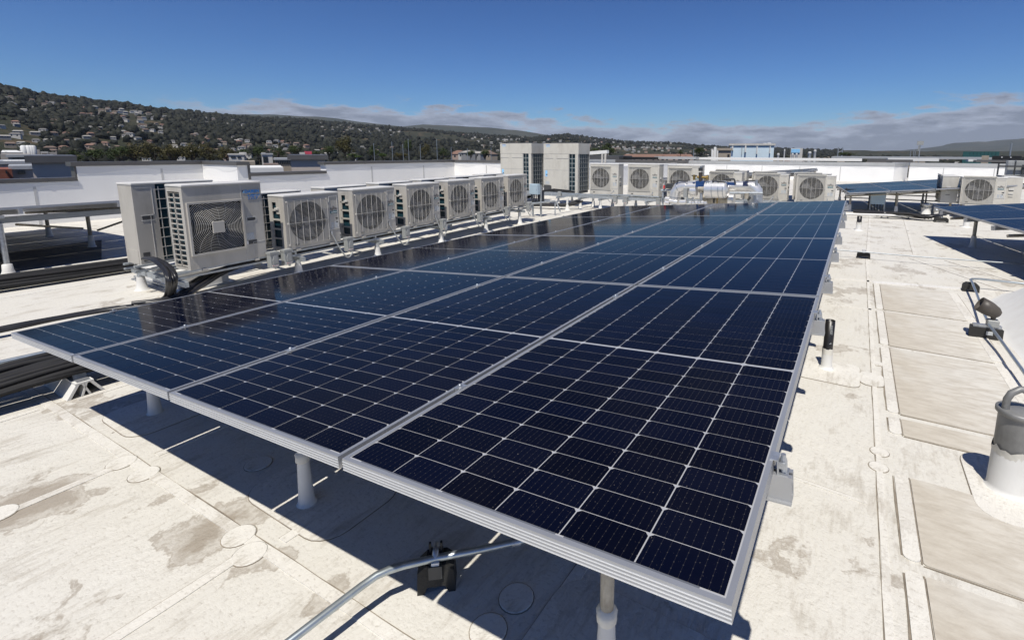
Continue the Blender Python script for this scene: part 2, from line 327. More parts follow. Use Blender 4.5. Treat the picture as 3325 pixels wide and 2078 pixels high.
def thing(name, label, cat, loc=(0, 0, 0), rz=0., group=None, rot=None):
    e = bpy.data.objects.new(name, None); COL.objects.link(e); e.empty_display_size = .1
    e.location = loc; e.rotation_euler = rot or (0, 0, rz)
    return tag(e, label, cat, group)
KIDS = {}
def copy_tree(o, parent=None):
    c = o.copy(); COL.objects.link(c)
    if parent: c.parent = parent; KIDS.setdefault(parent.name, []).append(c)
    for ch in KIDS.get(o.name, []): copy_tree(ch, c)
    return c
def dup(o, loc, rz, label, group=None):
    c = copy_tree(o); c.location = loc; c.rotation_euler = (0, 0, rz); c['label'] = label
    if group: c['group'] = group
    return c
def text_mesh(body, size, mat, bold=0., shear=0., spacing=1.):
    cu = bpy.data.curves.new('lettering', 'FONT'); cu.body = body; cu.size = size; cu.align_x = 'CENTER'; cu.align_y = 'CENTER'
    cu.offset = bold; cu.shear = shear; cu.space_character = spacing; cu.extrude = .0008; cu.resolution_u = 3
    o = bpy.data.objects.new('lettering', cu); COL.objects.link(o)
    dg = bpy.context.evaluated_depsgraph_get(); me = bpy.data.meshes.new_from_object(o.evaluated_get(dg))
    bpy.data.objects.remove(o); bpy.data.curves.remove(cu); me.materials.clear(); me.materials.append(MATS[mat]); me.name = 'lettering'
    return me
rng = random.Random(7)
# ---------------------------------------------------------------- roof
m = MB(); m.box(-12.3, -9, -.3, 34, 44, 0)
roof = m.build('roof', 'roof_membrane'); tag(roof, 'white weathered membrane roof with stains, lap seams and round patches', 'roof', kind='structure')
def strip(name, mat, p0, p1, w, z=.004, wob=0., n=1, parent=roof):
    a, b = Vector((*p0, 0)), Vector((*p1, 0)); d = (b - a); L = d.length; d /= L; q = Vector((-d.y, d.x, 0))
    if n == 1: n = max(1, int(L / .12)) if wob else 1
    pts = [a + d * L * i / n for i in range(n + 1)]; L1 = []; R1 = []
    for p in pts:
        L1.append(p + q * (w / 2 + rng.uniform(-wob, wob))); R1.append(p - q * (w / 2 + rng.uniform(-wob, wob)))
    mb = MB(); k = n + 1
    vs = [(p.x, p.y, 0.) for p in L1] + [(p.x, p.y, 0.) for p in R1] + [(p.x, p.y, z) for p in L1] + [(p.x, p.y, z) for p in R1]
    fs = []
    for i in range(n):
        fs += [(2 * k + i, 3 * k + i, 3 * k + i + 1, 2 * k + i + 1), (i, 2 * k + i, 2 * k + i + 1, i + 1), (k + i, k + i + 1, 3 * k + i + 1, 3 * k + i)]
    fs += [(0, k, 3 * k, 2 * k), (n, 2 * k + n, 3 * k + n, k + n)]
    mb.add(vs, fs); return mb.build(name, mat, parent)
def rrect(x0, y0, x1, y1, r, n=5):
    pts = []
    for cx, cy, a0 in ((x1 - r, y1 - r, 0), (x0 + r, y1 - r, 90), (x0 + r, y0 + r, 180), (x1 - r, y0 + r, 270)):
        for i in range(n + 1): a = R(a0 + 90 * i / n); pts.append((cx + r * math.cos(a), cy + r * math.sin(a)))
    return pts
PZ = [.0048]
def patch(x0, y0, x1, y1, r, z=None, mat='membrane_patch', rz=0.):
    PZ[0] += .0005; z = PZ[0]
    cx, cy = (x0 + x1) / 2, (y0 + y1) / 2
    mb = MB(); mb.prism(rrect(x0 - cx, y0 - cy, x1 - cx, y1 - cy, r), 0, z); o = mb.build('patch', mat, roof, loc=(cx, cy, 0), rot=(0, 0, rz))
    mb = MB(); e = .0035; mb.prism(rrect(x0 - cx - e, y0 - cy - e, x1 - cx + e, y1 - cy + e, r + e), 0, z * .5); mb.build('seam', 'seam_dirt', roof, loc=(cx, cy, 0), rot=(0, 0, rz))
    return o
def dot(x, y, r, z=.006):
    mb = MB(); mb.lathe([(r, 0), (r, z * .8), (r - .004, z)], 20); mb.build('patch', 'membrane_patch', roof, loc=(x, y, 0))
    mb = MB(); mb.lathe([(r + .0035, 0), (r + .0035, z * .45)], 20); mb.build('seam', 'seam_dirt', roof, loc=(x, y, 0))
# lap seams (dirt line along a slightly raised weld strip)
def lap(p0, p1, w=.05, line=.0045):
    a, b = Vector(p0), Vector(p1); d = (b - a).normalized(); q = Vector((-d.y, d.x)) * (w / 2 + line / 2)
    strip('weld_strip', 'membrane_patch', p0, p1, w, .004, .002); strip('seam', 'seam_dirt', a + q, b + q, line, .0025, .0018)
lap((-3.2, .12), (3.15, .25)); lap((3.15, .25), (4.55, .30))
for x, y0, y1 in ((.90, -3.5, .13), (2.15, -3.5, .17), (-.35, -3.5, .12), (-1.6, -3.5, .12)): lap((x, y0), (x, y1))
for x in (.96, 2.22, -.3, 3.45): lap((x, .30), (x + .03, 12.4))
lap((4.56, -1.5), (4.57, 8.1), .03); lap((4.57, 8.1), (4.9, 24.), .05)
lap((-3.0, 2.4), (-12.2, 2.0)); lap((-3.3, 4.9), (-12.2, 4.8)); lap((-3.9, 8.9), (-12.2, 8.9)); lap((-4.4, .2), (-12.2, .35))
lap((-6.4, -4), (-6.2, 14)); lap((-9.4, -4), (-9.3, 14)); lap((-4.35, -3.), (-4.3, 14.))
lap((4.1, 6.96), (7.8, 7.62), .09); lap((5.3, 9.6), (5.85, 24.), .05); lap((4.2, 12.7), (12., 13.4)); lap((6.1, 7.4), (5.2, 9.2)); lap((6.6, 7.5), (5.7, 9.3))
lap((4.15, 5.55), (4.62, 5.60)); lap((4.1, 1.96), (4.5, 1.93), .02); lap((8.1, 2), (8.4, 30))
for x, y in ((.88, .165), (1.11, .185), (2.02, .215), (2.17, .185), (.88, -.30), (3.30, .60), (3.29, .44), (1.55, .55)): dot(x, y, .068)
for x, y in ((4.57, 2.47), (4.56, 2.30), (4.35, 5.6), (4.6, 3.92)): dot(x, y, .048)
patch(1.72, .36, 2.42, .84, .13); patch(.12, .28, .66, .80, .12); patch(3.42, .22, 4.1, .82, .13)
patch(4.02, 3.32, 4.47, 3.78, .07); patch(4.47, 3.42, 4.63, 3.68, .06)
patch(4.97, 2.10, 5.62, 2.74, .12)
# tan walkway pads between white cover strips
pads = [(5.66, 6.93), (4.44, 5.58), (3.04, 4.36), (2.74, 2.97), (1.61, 2.27), (.3, 1.54), (-1.2, .22)]
for y0, y1 in pads:
    mb = MB(); w = .74; mb.prism(rrect(0, 0, w, y1 - y0, .01, 1), 0, .006); mb.build('walkway_pad', 'pad_tan', roof, loc=(4.705, y0, 0))
    strip('seam', 'seam_dirt', (4.70, y0), (4.70, y1), .006, .004, .001); strip('seam', 'seam_dirt', (4.705, y0 - .008), (5.45, y0 - .008), .006, .003, .0015)
    mb = MB(); mb.prism(rrect(-.03, 0, .035, y1 - y0, .028, 4), 0, .007); mb.build('cover_strip', 'membrane_patch', roof, loc=(4.662, y0, 0))
    strip('seam', 'seam_dirt', (4.627, y0 + .02), (4.627, y1 - .02), .008, .003, .003)
    mb = MB(); mb.prism(rrect(0, .04, .085, y1 - y0 - .03, .01, 2), 0, .008); mb.build('cover_strip', 'membrane_patch', roof, loc=(5.44, y0, 0))
    strip('seam', 'seam_dirt', (5.53, y0 + .05), (5.53, y1 - .03), .006, .003, .002)
strip('cover_strip', 'membrane_clean', (4.62, 7.02), (5.75, 7.26), .12, .006)
# ---------------------------------------------------------------- solar panels
PW, PL, PH, PX, PY = 1.038, 2.094, .035, 1.058, 2.114
CW, CG, CGY, CH_ = .1650, .0033, .0026, .0827
def cell_pts(cx, cy, flip, ch=.008):
    x0, x1, y0, y1 = cx - CW / 2, cx + CW / 2, cy - CH_ / 2, cy + CH_ / 2
    if not flip: return [(x0, y0), (x1, y0), (x1, y1 - ch), (x1 - ch, y1), (x0 + ch, y1), (x0, y1 - ch)]
    return [(x0, y1), (x0, y0 + ch), (x0 + ch, y0), (x1 - ch, y0), (x1, y0 + ch), (x1, y1)]
def cell_centres():
    mx = (PW - 6 * CW - 5 * CG) / 2; half = 12 * CH_ + 11 * CGY; my = (PL - 2 * half - .016) / 2
    for i in range(6):
        for j in range(24):
            yield mx + CW / 2 + i * (CW + CG), my + CH_ / 2 + (j % 12) * (CH_ + CGY) + (half + .016 if j >= 12 else 0), j >= 12
def frame_mesh():
    m = MB(); w = .012
    m.box(0, 0, -PH, w, PL, 0).box(PW - w, 0, -PH, PW, PL, 0).box(w, 0, -PH, PW - w, w, -.0003).box(w, PL - w, -PH, PW - w, PL, -.0003)
    m.box(w, w, -PH, w + .018, PL - w, -PH + .0015).box(PW - w - .018, w, -PH, PW - w, PL - w, -PH + .0015)
    return m.mesh('frame', 'pv_frame')
ME_FRAME = frame_mesh()
ME_RIDGE = [MB().box(0, -.0016, z - .0009, PW, 0, z + .0009).mesh('ridge', 'pv_ridge_lit') for z in (-.0085, -.0165, -.0245, -.0325)]
ME_SHEET = MB().box(.012, .012, -.0072, PW - .012, PL - .012, -.0022).mesh('backsheet', 'pv_backsheet')
ME_JBOX = MB().box(.40, 1.02, -.028, .62, 1.08, -.0072).mesh('junction_box', 'rubber')
ME_REAR = MB().box(.013, .013, -.0085, PW - .013, PL - .013, -.0073).mesh('bounce_cut_sheet', 'pv_bounce_cut')  # dark layer added under the panel to cut light bounced off the roof
ME_RIBBON = []
for yy in (.0165, PL - .0165):
    for a_, b_ in ((.06, .34), (.36, .68), (.70, .98)): ME_RIBBON.append(MB().box(a_, yy - .0025, -.0022, b_, yy + .0025, -.0018).mesh('ribbon', 'pv_ribbon'))
ME_CELL = MB().prism(cell_pts(0, 0, False), -.0004, .0004).mesh('cell', 'pv_cell'); ME_CELLF = MB().prism(cell_pts(0, 0, True), -.0004, .0004).mesh('cell', 'pv_cell')
fm = MB()
for cx, cy, fl in cell_centres(): fm.prism(cell_pts(cx, cy, fl), -.0022, -.0014)
ME_FIELD = fm.mesh('cell_field', 'pv_cell_far')
def panel(array, M, cells, ridges=False):
    """a module: its frame is the part, laminate, cells and ribbons are its sub-parts"""
    e = obj('panel', ME_FRAME, array); e.matrix_basis = Matrix.Translation(-Vector(array.location)) @ M
    obj('backsheet', ME_SHEET, e); obj('bounce_cut_sheet', ME_REAR, e); obj('junction_box', ME_JBOX, e)
    for me in ME_RIBBON + (ME_RIDGE if ridges else []): obj(me.name.split('.')[0], me, e)
    if cells:
        for cx, cy, fl in cell_centres(): obj('cell', ME_CELLF if fl else ME_CELL, e, loc=(cx, cy, -.0018))
    else: obj('cell_field', ME_FIELD, e, kind='stuff')
    return e
TH = R(4.544)
P0 = Vector((0, 0, .651)); AX = Vector((math.cos(TH), 0, math.sin(TH))); AY = Vector((0, 1, 0)); AN = AX.cross(AY)
def arr(a, b, c=0.): return P0 + AX * a + AY * b + AN * c
def basis(o, ax, ay):
    n = ax.cross(ay).normalized()
    return Matrix(((ax.x, ay.x, n.x, o.x), (ax.y, ay.y, n.y, o.y), (ax.z, ay.z, n.z, o.z), (0, 0, 0, 1)))
rack = thing('solar_array', 'large tilted dark blue solar array filling the foreground, four by four panels', 'solar array', (2.1, 4.2, 0))
for j in range(4):
    for i in range(4):
        panel(rack, basis(arr(i * PX, j * PY + rng.uniform(-.0015, .0015), rng.uniform(-.001, .001)), AX, AY), j == 0 and i > 1, j == 0)
rack_o = Vector(rack.location)
def rk(mb, name, mat, par=None):
    mb.v = [tuple(Vector(p) - rack_o) for p in mb.v]; return mb.build(name, mat, par or rack)
AM = basis(P0, AX, AY)
rail_y = [.48, 1.80, 2.62, 3.66, 4.55, 5.75, 6.5, 7.85]
AWID = 4 * PX - .02
for y in rail_y:
    m = MB(); x0, x1 = -.03, AWID + .042; zt = -PH - .001
    m.box(x0, y - .0205, zt - .068, x1, y - .0165, zt).box(x0, y + .0165, zt - .068, x1, y + .0205, zt).box(x0, y - .0165, zt - .068, x1, y + .0165, zt - .064)
    m.box(x0, y - .0165, zt - .03, x1, y + .0165, zt - .027).box(x0, y - .0165, zt - .003, x1, y - .006, zt).box(x0, y + .006, zt - .003, x1, y + .0165, zt)
    m.box(x0, y - .03, zt - .068, x1, y - .0205, zt - .064); m.xf(AM); rk(m, 'rail', 'pv_frame')
    for i in range(1, 4):
        c = MB(); xx = i * PX - .01
        c.box(xx - .016, y - .02, 0, xx + .016, y + .02, .0035).box(xx - .008, y - .02, -.03, xx + .008, y + .02, 0).lathe([(.0075, .0035), (.0075, .011), (.004, .013)], 6, (xx, y, 0)); c.xf(AM); rk(c, 'clamp', 'galvanised')
    c = MB(); xx = AWID
    c.box(xx - .008, y - .019, 0, xx + .012, y + .019, .003).box(xx + .009, y - .019, -.037, xx + .013, y + .019, 0).box(xx + .013, y - .019, -.037, xx + .034, y + .019, -.033)
    c.box(xx + .013, y - .016, -.02, xx + .03, y - .012, -.004).lathe([(.009, -.033), (.009, -.004), (.006, .006), (.006, .012)], 8, (xx + .022, y, 0)); c.xf(AM); rk(c, 'clamp', 'galvanised')
    c = MB(); c.box(-.012, y - .019, 0, .008, y + .019, .003).box(-.013, y - .019, -.037, -.009, y + .019, 0).lathe([(.007, .003), (.007, .014)], 6, (-.005, y, 0)); c.xf(AM); rk(c, 'clamp', 'galvanised')
zb = -PH - .07 - .026
for y in (.50, 3.18, 5.86, 7.95):
    m = MB(); m.tube([arr(-.02, y - (.13 if y < 1 else 0), zb - .012), arr(4.0, y - (.13 if y < 1 else 0), zb - .012)], .022, 10); rk(m, 'beam', 'old_pipe')
    for x in (.38, 2.08, 3.74):
        p = arr(x, y, zb); r = .0225
        q = MB(); q.tube([(p.x, y, .2), (p.x, y, p.z - .01)], r, 12); post = rk(q, 'post', 'old_pipe' if x > 3 else 'galvanised')
        q = MB(); q.lathe([(.052, 0), (.040, .015), (.035, .06), (.029, .20), (.0275, .235)], 14, (p.x, y, 0)); rk(q, 'flashing', 'white_membrane', post)
        q = MB(); prof = [(.029, .23), (.034, .24), (.032, .255), (.035, .272), (.024, .285)]
        q.lathe([(a * rng.uniform(.93, 1.07), b) for a, b in prof], 11, (p.x, y, 0)); rk(q, 'sealant', 'putty' if x > 1 else 'white_membrane', post)
        q = MB(); q.box(p.x - .05, y - .031, p.z - .06, p.x + .05, y - .026, p.z + .02).box(p.x - .05, y + .026, p.z - .06, p.x + .05, y + .031, p.z + .02).tube([(p.x, y, p.z - .09), (p.x, y, p.z - .02)], .030, 12)
        rk(q, 'bracket', 'old_pipe', post)
# ---------------------------------------------------------------- outdoor units: local x right, -y front, z up, origin at the left front foot
def hole_plate(m, x0, z0, x1, z1, cx, cz, r, y, n=40):       # plate facing -y with a round hole, and a throat behind it
    pts = []; sq = []
    for k in range(n):
        a = 2 * math.pi * k / n; c, s = math.cos(a), math.sin(a)
        pts.append((cx + r * c, y, cz + r * s))
        tx = ((x1 - cx) / c if c > 1e-9 else (x0 - cx) / c if c < -1e-9 else 1e9); tz = ((z1 - cz) / s if s > 1e-9 else (z0 - cz) / s if s < -1e-9 else 1e9)
        t = min(tx, tz); sq.append((cx + t * c, y, cz + t * s))
    m.add(pts + sq, [(k, n + k, n + (k + 1) % n, (k + 1) % n) for k in range(n)])
    for X, Z in ((x0, z0), (x1, z0), (x1, z1), (x0, z1)):          # square corners
        b = sorted(range(n), key=lambda k: (sq[k][0] - X) ** 2 + (sq[k][2] - Z) ** 2)[:2]
        b = sorted(b) if abs(b[0] - b[1]) == 1 else [max(b), min(b)]
        m.add([sq[b[0]], (X, y, Z), sq[b[1]]], [(0, 1, 2)])
def throat(cx, cz, r, y0, y1, n=40):
    m = MB(); v = []
    for yy in (y0, y1):
        for k in range(n): a = 2 * math.pi * k / n; v.append((cx + r * math.cos(a), yy, cz + r * math.sin(a)))
    m.add(v, [(k, (k + 1) % n, n + (k + 1) % n, n + k) for k in range(n)], True); m.add(v[n:], [tuple(range(n))])
    return m
def fan_blades(cx, cz, r, y, nb=3):
    m = MB()
    m.lathe([(.0, -.03), (r * .2, -.03), (r * .22, .03)], 12); hub = Matrix.Translation((cx, y, cz)) @ Matrix.Rotation(R(90), 4, 'X'); m.xf(hub)
    for k in range(nb):
        a0 = 2 * math.pi * k / nb + .4; P = []
        for (rr, da, dy) in ((.2, -.35, .02), (.2, .45, -.03), (.62, .62, -.045), (.97, .55, -.05), (.97, -.28, .045), (.6, -.45, .04)):
            a = a0 + da; P.append((cx + rr * r * math.cos(a), y + dy, cz + rr * r * math.sin(a)))
        m.add(P, [(0, 1, 2, 5), (5, 2, 3, 4)])
    return m
def front_text(parent, body, x, z, size, mat, y=-.004, **k):
    return obj('lettering', text_mesh(body, size, mat, **k), parent, loc=(x, y, z), rot=(R(90), 0, 0))
def screws(parent, pts):
    m = MB()
    for x, z in pts: m.lathe([(.006, 0), (.006, .003)], 6, (0, 0, 0)); n = 14; 
    return None
W1, H1, D1 = .90, 1.02, .33
def square_fan_unit(label, group, name='outdoor_unit'):
    u = thing(name, label, 'outdoor unit', group=group); w, h, d = W1, H1, D1; fx, fz, fs = .335, .50, .60
    b = MB(); t = .04
    # front sheet round the grille opening, right side, rear panel, floor
    b.box(0, 0, .02, fx - fs / 2, .018, h - .02).box(fx + fs / 2, 0, .02, w, .018, h - .02).box(fx - fs / 2, 0, .02, fx + fs / 2, .018, fz - fs / 2).box(fx - fs / 2, 0, fz + fs / 2, fx + fs / 2, .018, h - .02)
    b.box(w - .018, .018, .02, w, d, h - .02).box(w - .24, d - .018, .02, w - .018, d, h - .02).box(0, .018, .02, w - .018, d - .02, .05)
    b.box(0, .018, .05, .02, .055, h - .02).box(0, d - .03, .05, .02, d, h - .02)
    b.build('cabinet', 'cabinet', u)
    MB().bbox(-.006, -.012, h - .022, w + .006, d + .006, h, .006).build('top_cover', 'cabinet_top', u)
    MB().box(.03, .05, .05, w - .03, .075, h - .03).build('fan_shroud', 'fan_dark', u)
    fan_blades(fx, fz, fs * .45, .035).build('fan', 'fan_dark', u)
    fr = MB(); q = fs / 2 + .012
    for a in (0, 1):
        fr.box(fx - q if a == 0 else fx + q - .022, -.03, fz - q, fx - q + .022 if a == 0 else fx + q, .0, fz + q); fr.box(fx - q + .022, -.03, fz - q if a == 0 else fz + q - .022, fx + q - .022, 0, fz - q + .022 if a == 0 else fz + q)
    fr.build('grille_frame', 'cabinet', u)
    gr = MB(); n = 17
    for k in range(n):
        r = .075 + .315 * (k + 1) / n
        prev = None
        for i in range(49):
            a = 2 * math.pi * i / 48; x, z = r * math.cos(a), r * math.sin(a); ok = abs(x) < fs / 2 - .005 and abs(z) < fs / 2 - .005
            p = (fx + x, -.026 + .014 * (r / .4) ** 2, fz + z)
            if ok and prev: gr.tube([prev, p], .0033, 3, caps=False)
            prev = p if ok else None
    for k in range(14):
        a = 2 * math.pi * k / 14; P = []
        for i in range(7):
            r = .06 + .36 * i / 6; aa = a + .55 * (i / 6) ** 1.3; x, z = r * math.cos(aa), r * math.sin(aa)
            if abs(x) < fs / 2 - .004 and abs(z) < fs / 2 - .004: P.append((fx + x, -.022 + .012 * (r / .4) ** 2, fz + z))
        if len(P) > 1: gr.tube(P, .0024, 3, caps=False)
    g = gr.build('fan_grille', 'wire', u)
    MB().bbox(fx - .07, -.036, fz - .07, fx + .07, -.02, fz + .07, .006).build('hub_plate', 'cabinet', g)
    for side, x0 in (('l', 0), ):
        MB().box(.03, .06, .05, .04, d - .03, h - .03).build('coil', 'coil', u)
    MB().box(.03, d - .03, .05, w - .26, d - .02, h - .03).build('coil', 'coil', u)
    sg = MB(); y0, y1 = .055, d - .03
    for k in range(15):
        z = .07 + k * (h - .16) / 14; sg.box(0, y0, z - .0065, .012, y1, z + .0065)
    sg.box(0, (y0 + y1) / 2 - .008, .06, .013, (y0 + y1) / 2 + .008, h - .08).box(0, y0, h - .1, .012, y1, h - .025); sg.build('side_grille', 'cabinet', u)
    rg = MB()
    for k in range(8): z = .09 + k * (h - .18) / 7; rg.box(0, d - .004, z - .004, w - .24, d + .004, z + .004)
    for k in range(9): x = .03 + k * (w - .3) / 8; rg.box(x - .004, d - .002, .06, x + .004, d + .002, h - .05)
    rg.build('rear_grille', 'wire', u)
    dt = MB(); dt.box(w - .21, -.002, h * .515, w - .1, 0, h * .555); dt.build('handle_recess', 'sticker_dark', u)
    dt = MB(); dt.box(w - .215, -.004, h * .555, w - .095, 0, h * .562).box(w - .215, -.004, h * .508, w - .095, 0, h * .515).box(w - .215, -.004, h * .515, w - .209, 0, h * .555).box(w - .101, -.004, h * .515, w - .095, 0, h * .555)
    dt.box(w - .255, -.003, .03, w - .252, 0, h - .03).box(w - .16, -.003, .245, w - .01, 0, .249).box(w - .16, -.003, .06, w - .157, 0, .245); dt.build('panel_seam', 'cabinet_top', u)
    MB().box(w - .25, -.002, .285, w - .14, 0, .37).build('sticker', 'sticker', u); MB().box(w - .25, -.002, .225, w - .11, 0, .275).build('sticker', 'sticker_dark', u)
    MB().box(w - .25, -.003, .228, w - .22, -.002, .272).build('sticker', 'white_print', u)
    l = front_text(u, 'DAIKIN', w - .115, h - .125, .054, 'blue_print', bold=.0016)
    tri = MB(); tri.prism_y([(w - .238, h - .105), (w - .217, h - .105), (w - .238, h - .135)], -.004, -.002); tri.build('emblem', 'navy_print', u)
    tri = MB(); tri.prism_y([(w - .234, h - .138), (w - .214, h - .108), (w - .209, h - .138)], -.004, -.002); tri.build('emblem', 'lightblue_print', u)
    front_text(u, 'VRV', w - .115, h - .198, .08, 'blue_print', bold=.003, shear=.35)
    bars = MB()
    for zz in (h - .205, h - .186): bars.box(w - .19, -.006, zz - .0025, w - .02, -.0045, zz + .0025)
    bars.build('emblem', 'cabinet', u)
    # right-hand side: service cover, pipe exit
    MB().box(w, .03, .03, w + .004, d - .04, .2).build('pipe_cover', 'cabinet', u)
    MB().box(w - .1, d, .06, w - .03, d + .003, .17).build('pipe_exit', 'sticker_dark', u)
    MB().box(w - .18, d, h * .56, w - .07, d + .003, h * .6).build('handle_recess', 'sticker_dark', u)
    rs = MB(); rs.box(w - .2, d, h * .62, w - .195, d + .004, h - .06).box(w - .2, d, h - .064, w - .03, d + .004, h - .06).box(w - .16, d, .08, w - .155, d + .004, h * .6).box(w - .19, d, h * .545, w - .06, d + .004, h * .552).box(w - .19, d, h * .607, w - .06, d + .004, h * .614)
    rs.build('panel_seam', 'cabinet_top', u)
    ft = MB()
    for x in (.12, w - .16): ft.box(x, -.02, 0, x + .05, d + .02, .022)
    ft.build('foot', 'cabinet', u)
    return u
def wire_fan_unit(label, group, w=.86, h=.78, d=.33, mat='cabinet', big=False):
    u = thing('outdoor_unit', label, 'outdoor unit', group=group)
    fr_ = .28 if not big else .292; fx = .345 if not big else .375; fz = h * .50 if not big else h * .545
    s = fr_ + .035
    b = MB(); hole_plate(b, fx - s, fz - s, fx + s, fz + s, fx, fz, fr_, 0.)
    b.box(0, 0, .02, fx - s, .015, h - .02).box(fx + s, 0, .02, w, .015, h - .02).box(fx - s, .0, .02, fx + s, .015, fz - s).box(fx - s, 0, fz + s, fx + s, .015, h - .02)
    b.box(w - .015, .015, .02, w, d, h - .02).box(w - .25, d - .015, .02, w - .015, d, h - .02).box(0, .015, .02, w - .015, d - .02, .05)
    b.box(0, .015, .05, .015, .10, h - .02).box(0, d - .04, .05, .015, d, h - .02).box(0, .10, h - .10, .015, d - .04, h - .02)
    b.build('cabinet', mat, u)
    MB().bbox(-.005, -.008, h - .022, w + .005, d + .005, h, .006).build('top_cover', 'cabinet_top', u)
    throat(fx, fz, fr_, 0., .11).build('fan_throat', 'fan_dark', u)
    fan_blades(fx, fz, fr_ * .93, .06).build('fan', 'cabinet_dark', u)
    g = MB(); q = s - .006
    nh = 36 if not big else 30
    for k in range(nh + 1):
        z = fz - q + 2 * q * k / nh; g.box(fx - q, -.021, z - .0018, fx + q, -.017, z + .0018)
    for k in range(7):
        x = fx - q + 2 * q * k / 6; g.box(x - .0026, -.026, fz - q, x + .0026, -.021, fz + q)
    g.box(fx - q, -.03, fz - .004, fx + q, -.026, fz + .004)
    for sx in (-1, 1):
        for sz in (-1, 0, 1): g.box(fx + sx * q - .008, -.021, fz + sz * (q - .01) - .01, fx + sx * q + .008, 0, fz + sz * (q - .01) + .01)
    g.build('fan_guard', 'wire', u)
    if big:
        f = MB(); e = s + .02
        f.box(fx - e, -.016, fz - e, fx - e + .016, 0, fz + e + .02).box(fx + e - .016, -.016, fz - e, fx + e, 0, fz + e + .02).box(fx - e, -.016, fz - e - .01, fx + e, 0, fz - e + .004)
        f.prism_y([(fx - e, fz + e), (fx + e, fz + e), (fx + e, fz + e + .03), (fx - e, fz + e + .03)], -.03, 0); f.build('guard_frame', mat, u)
    MB().box(.025, .02, .05, .035, d - .05, h - .04).build('coil', 'coil', u); MB().box(.04, d - .03, .05, w - .26, d - .022, h - .04).build('coil', 'coil', u)
    sg = MB(); n = 5
    for k in range(n): z = .05 + k * (h - .26) / (n - 1); sg.box(0, .10, z - .012, .012, d - .04, z + .012)
    sg.box(0, .10, h - .26, .012, .17, h - .1).box(0, d - .075, .05, .0125, d - .04, h - .1); sg.build('side_grille', mat, u)
    MB().prism([(-.018, .115), (0, .115), (0, .185), (-.018, .185)], h - .2, h - .175).build('lifting_handle', 'cabinet_top', u)
    rg = MB()
    for k in range(6): z = .09 + k * (h - .18) / 5; rg.box(0, d - .004, z - .004, w - .24, d + .004, z + .004)
    for k in range(9): x = .03 + k * (w - .3) / 8; rg.box(x - .004, d - .002, .06, x + .004, d + .002, h - .05)
    rg.build('rear_grille', 'wire', u)
    px0 = fx + s + .015; pm = (px0 + w) / 2
    e = MB(); e.box(px0 + .02, -.006, h - .07, w - .02, 0, h - .062).box(px0 + .02, -.006, .24, px0 + .026, 0, h - .07).box(w - .026, -.006, .24, w - .02, 0, h - .07).box(px0, -.006, .222, w - .01, 0, .23); e.build('service_panel_edge', 'cabinet_top', u)
    front_text(u, 'FUJITSU', pm, h * .672, .041, 'grey_print', bold=.0012)
    inf = MB()
    for sx in (-.008, .008): inf.ring((pm + .004 + sx, -.004, h * .672 + .03), .008, .003, 12, 'y', .002)
    inf.build('emblem', 'grey_print', u)
    MB().bbox(pm - .063, -.005, h * .585, pm + .063, -.001, h * .585 + .036, .002).build('nameplate', 'teal_print', u)
    front_text(u, 'AIRSTAGE', pm, h * .585 + .018, .023, 'white_print', y=-.006, bold=.0006)
    MB().box(pm + .03, -.003, h * .47, pm + .08, 0, h * .47 + .026).build('handle_recess', 'sticker_dark', u)
    MB().box(pm - .055, -.002, h * .31, pm - .008, 0, h * .42).build('sticker', 'sticker', u); MB().box(pm + .005, -.002, h * .31, pm + .07, 0, h * .43).build('sticker', 'sticker', u)
    MB().box(pm + .035, -.003, h * .405, pm + .065, -.002, h * .425).build('sticker', 'sticker_dark', u)
    MB().box(.12, -.003, .07, .18, 0, .098).build('drain_slot', 'sticker_dark', u)
    # right-hand side: handles and pipe gate
    rs = MB()
    for z, t in ((h * .55, .05), (h * .42, .03)): rs.prism([(w, .1), (w + .016, .1), (w + .016, .2), (w, .2)], z, z + t)
    rs.build('lifting_handle', 'cabinet_top', u); MB().box(w, .1, h * .55 - .022, w + .003, .2, h * .55 - .002).box(w, .1, h * .3, w + .003, .2, h * .318).build('handle_recess', 'sticker_dark', u)
    ft = MB()
    for x in (.12, w - .2): ft.box(x, -.035, 0, x + .06, d + .035, .022)
    ft.build('foot', mat, u)
    return u
def whip(p0, p1, sag, out, label, group='flexible power whips on the unit row'):
    a, b = Vector(p0), Vector(p1); P = []
    for i in range(13):
        t = i / 12; p = a.lerp(b, t); p = p + Vector(out) * math.sin(math.pi * t) + Vector((0, 0, -sag)) * math.sin(math.pi * t) ** 1.0
        P.append(p - a)
    w = thing('power_whip', label, 'cable', a, group=group)
    MB().tube(P, .011, 7).build('hose', 'box_panel', w); MB().tube([Vector((0, 0, .035)), Vector((0, 0, -.02))], .015, 8).build('connector', 'galvanised', w)
    return w
def disconnect_box(loc, rz, label, group='grey disconnect boxes on the unit rails'):
    e = thing('disconnect_box', label, 'electrical box', loc, rz, group)
    MB().bbox(-.058, 0, 0, .058, .085, .20, .006).build('housing', 'box_grey', e); MB().box(-.062, -.006, .178, .062, .09, .208).build('lid', 'box_grey', e)
    MB().prism_y([(-.032, .05), (.032, .05), (.032, .165), (-.012, .165), (-.032, .10)], -.012, 0).build('cover', 'box_panel', e)
    MB().box(-.04, -.003, .014, .04, 0, .034).build('sticker', 'white_print', e); MB().box(-.036, -.004, .02, -.02, -.003, .029).box(-.015, -.004, .022, .034, -.003, .027).build('sticker', 'red_print', e)
    MB().tube([(.03, .04, 0), (.03, .04, -.03)], .016, 8).build('connector', 'galvanised', e)
    return e
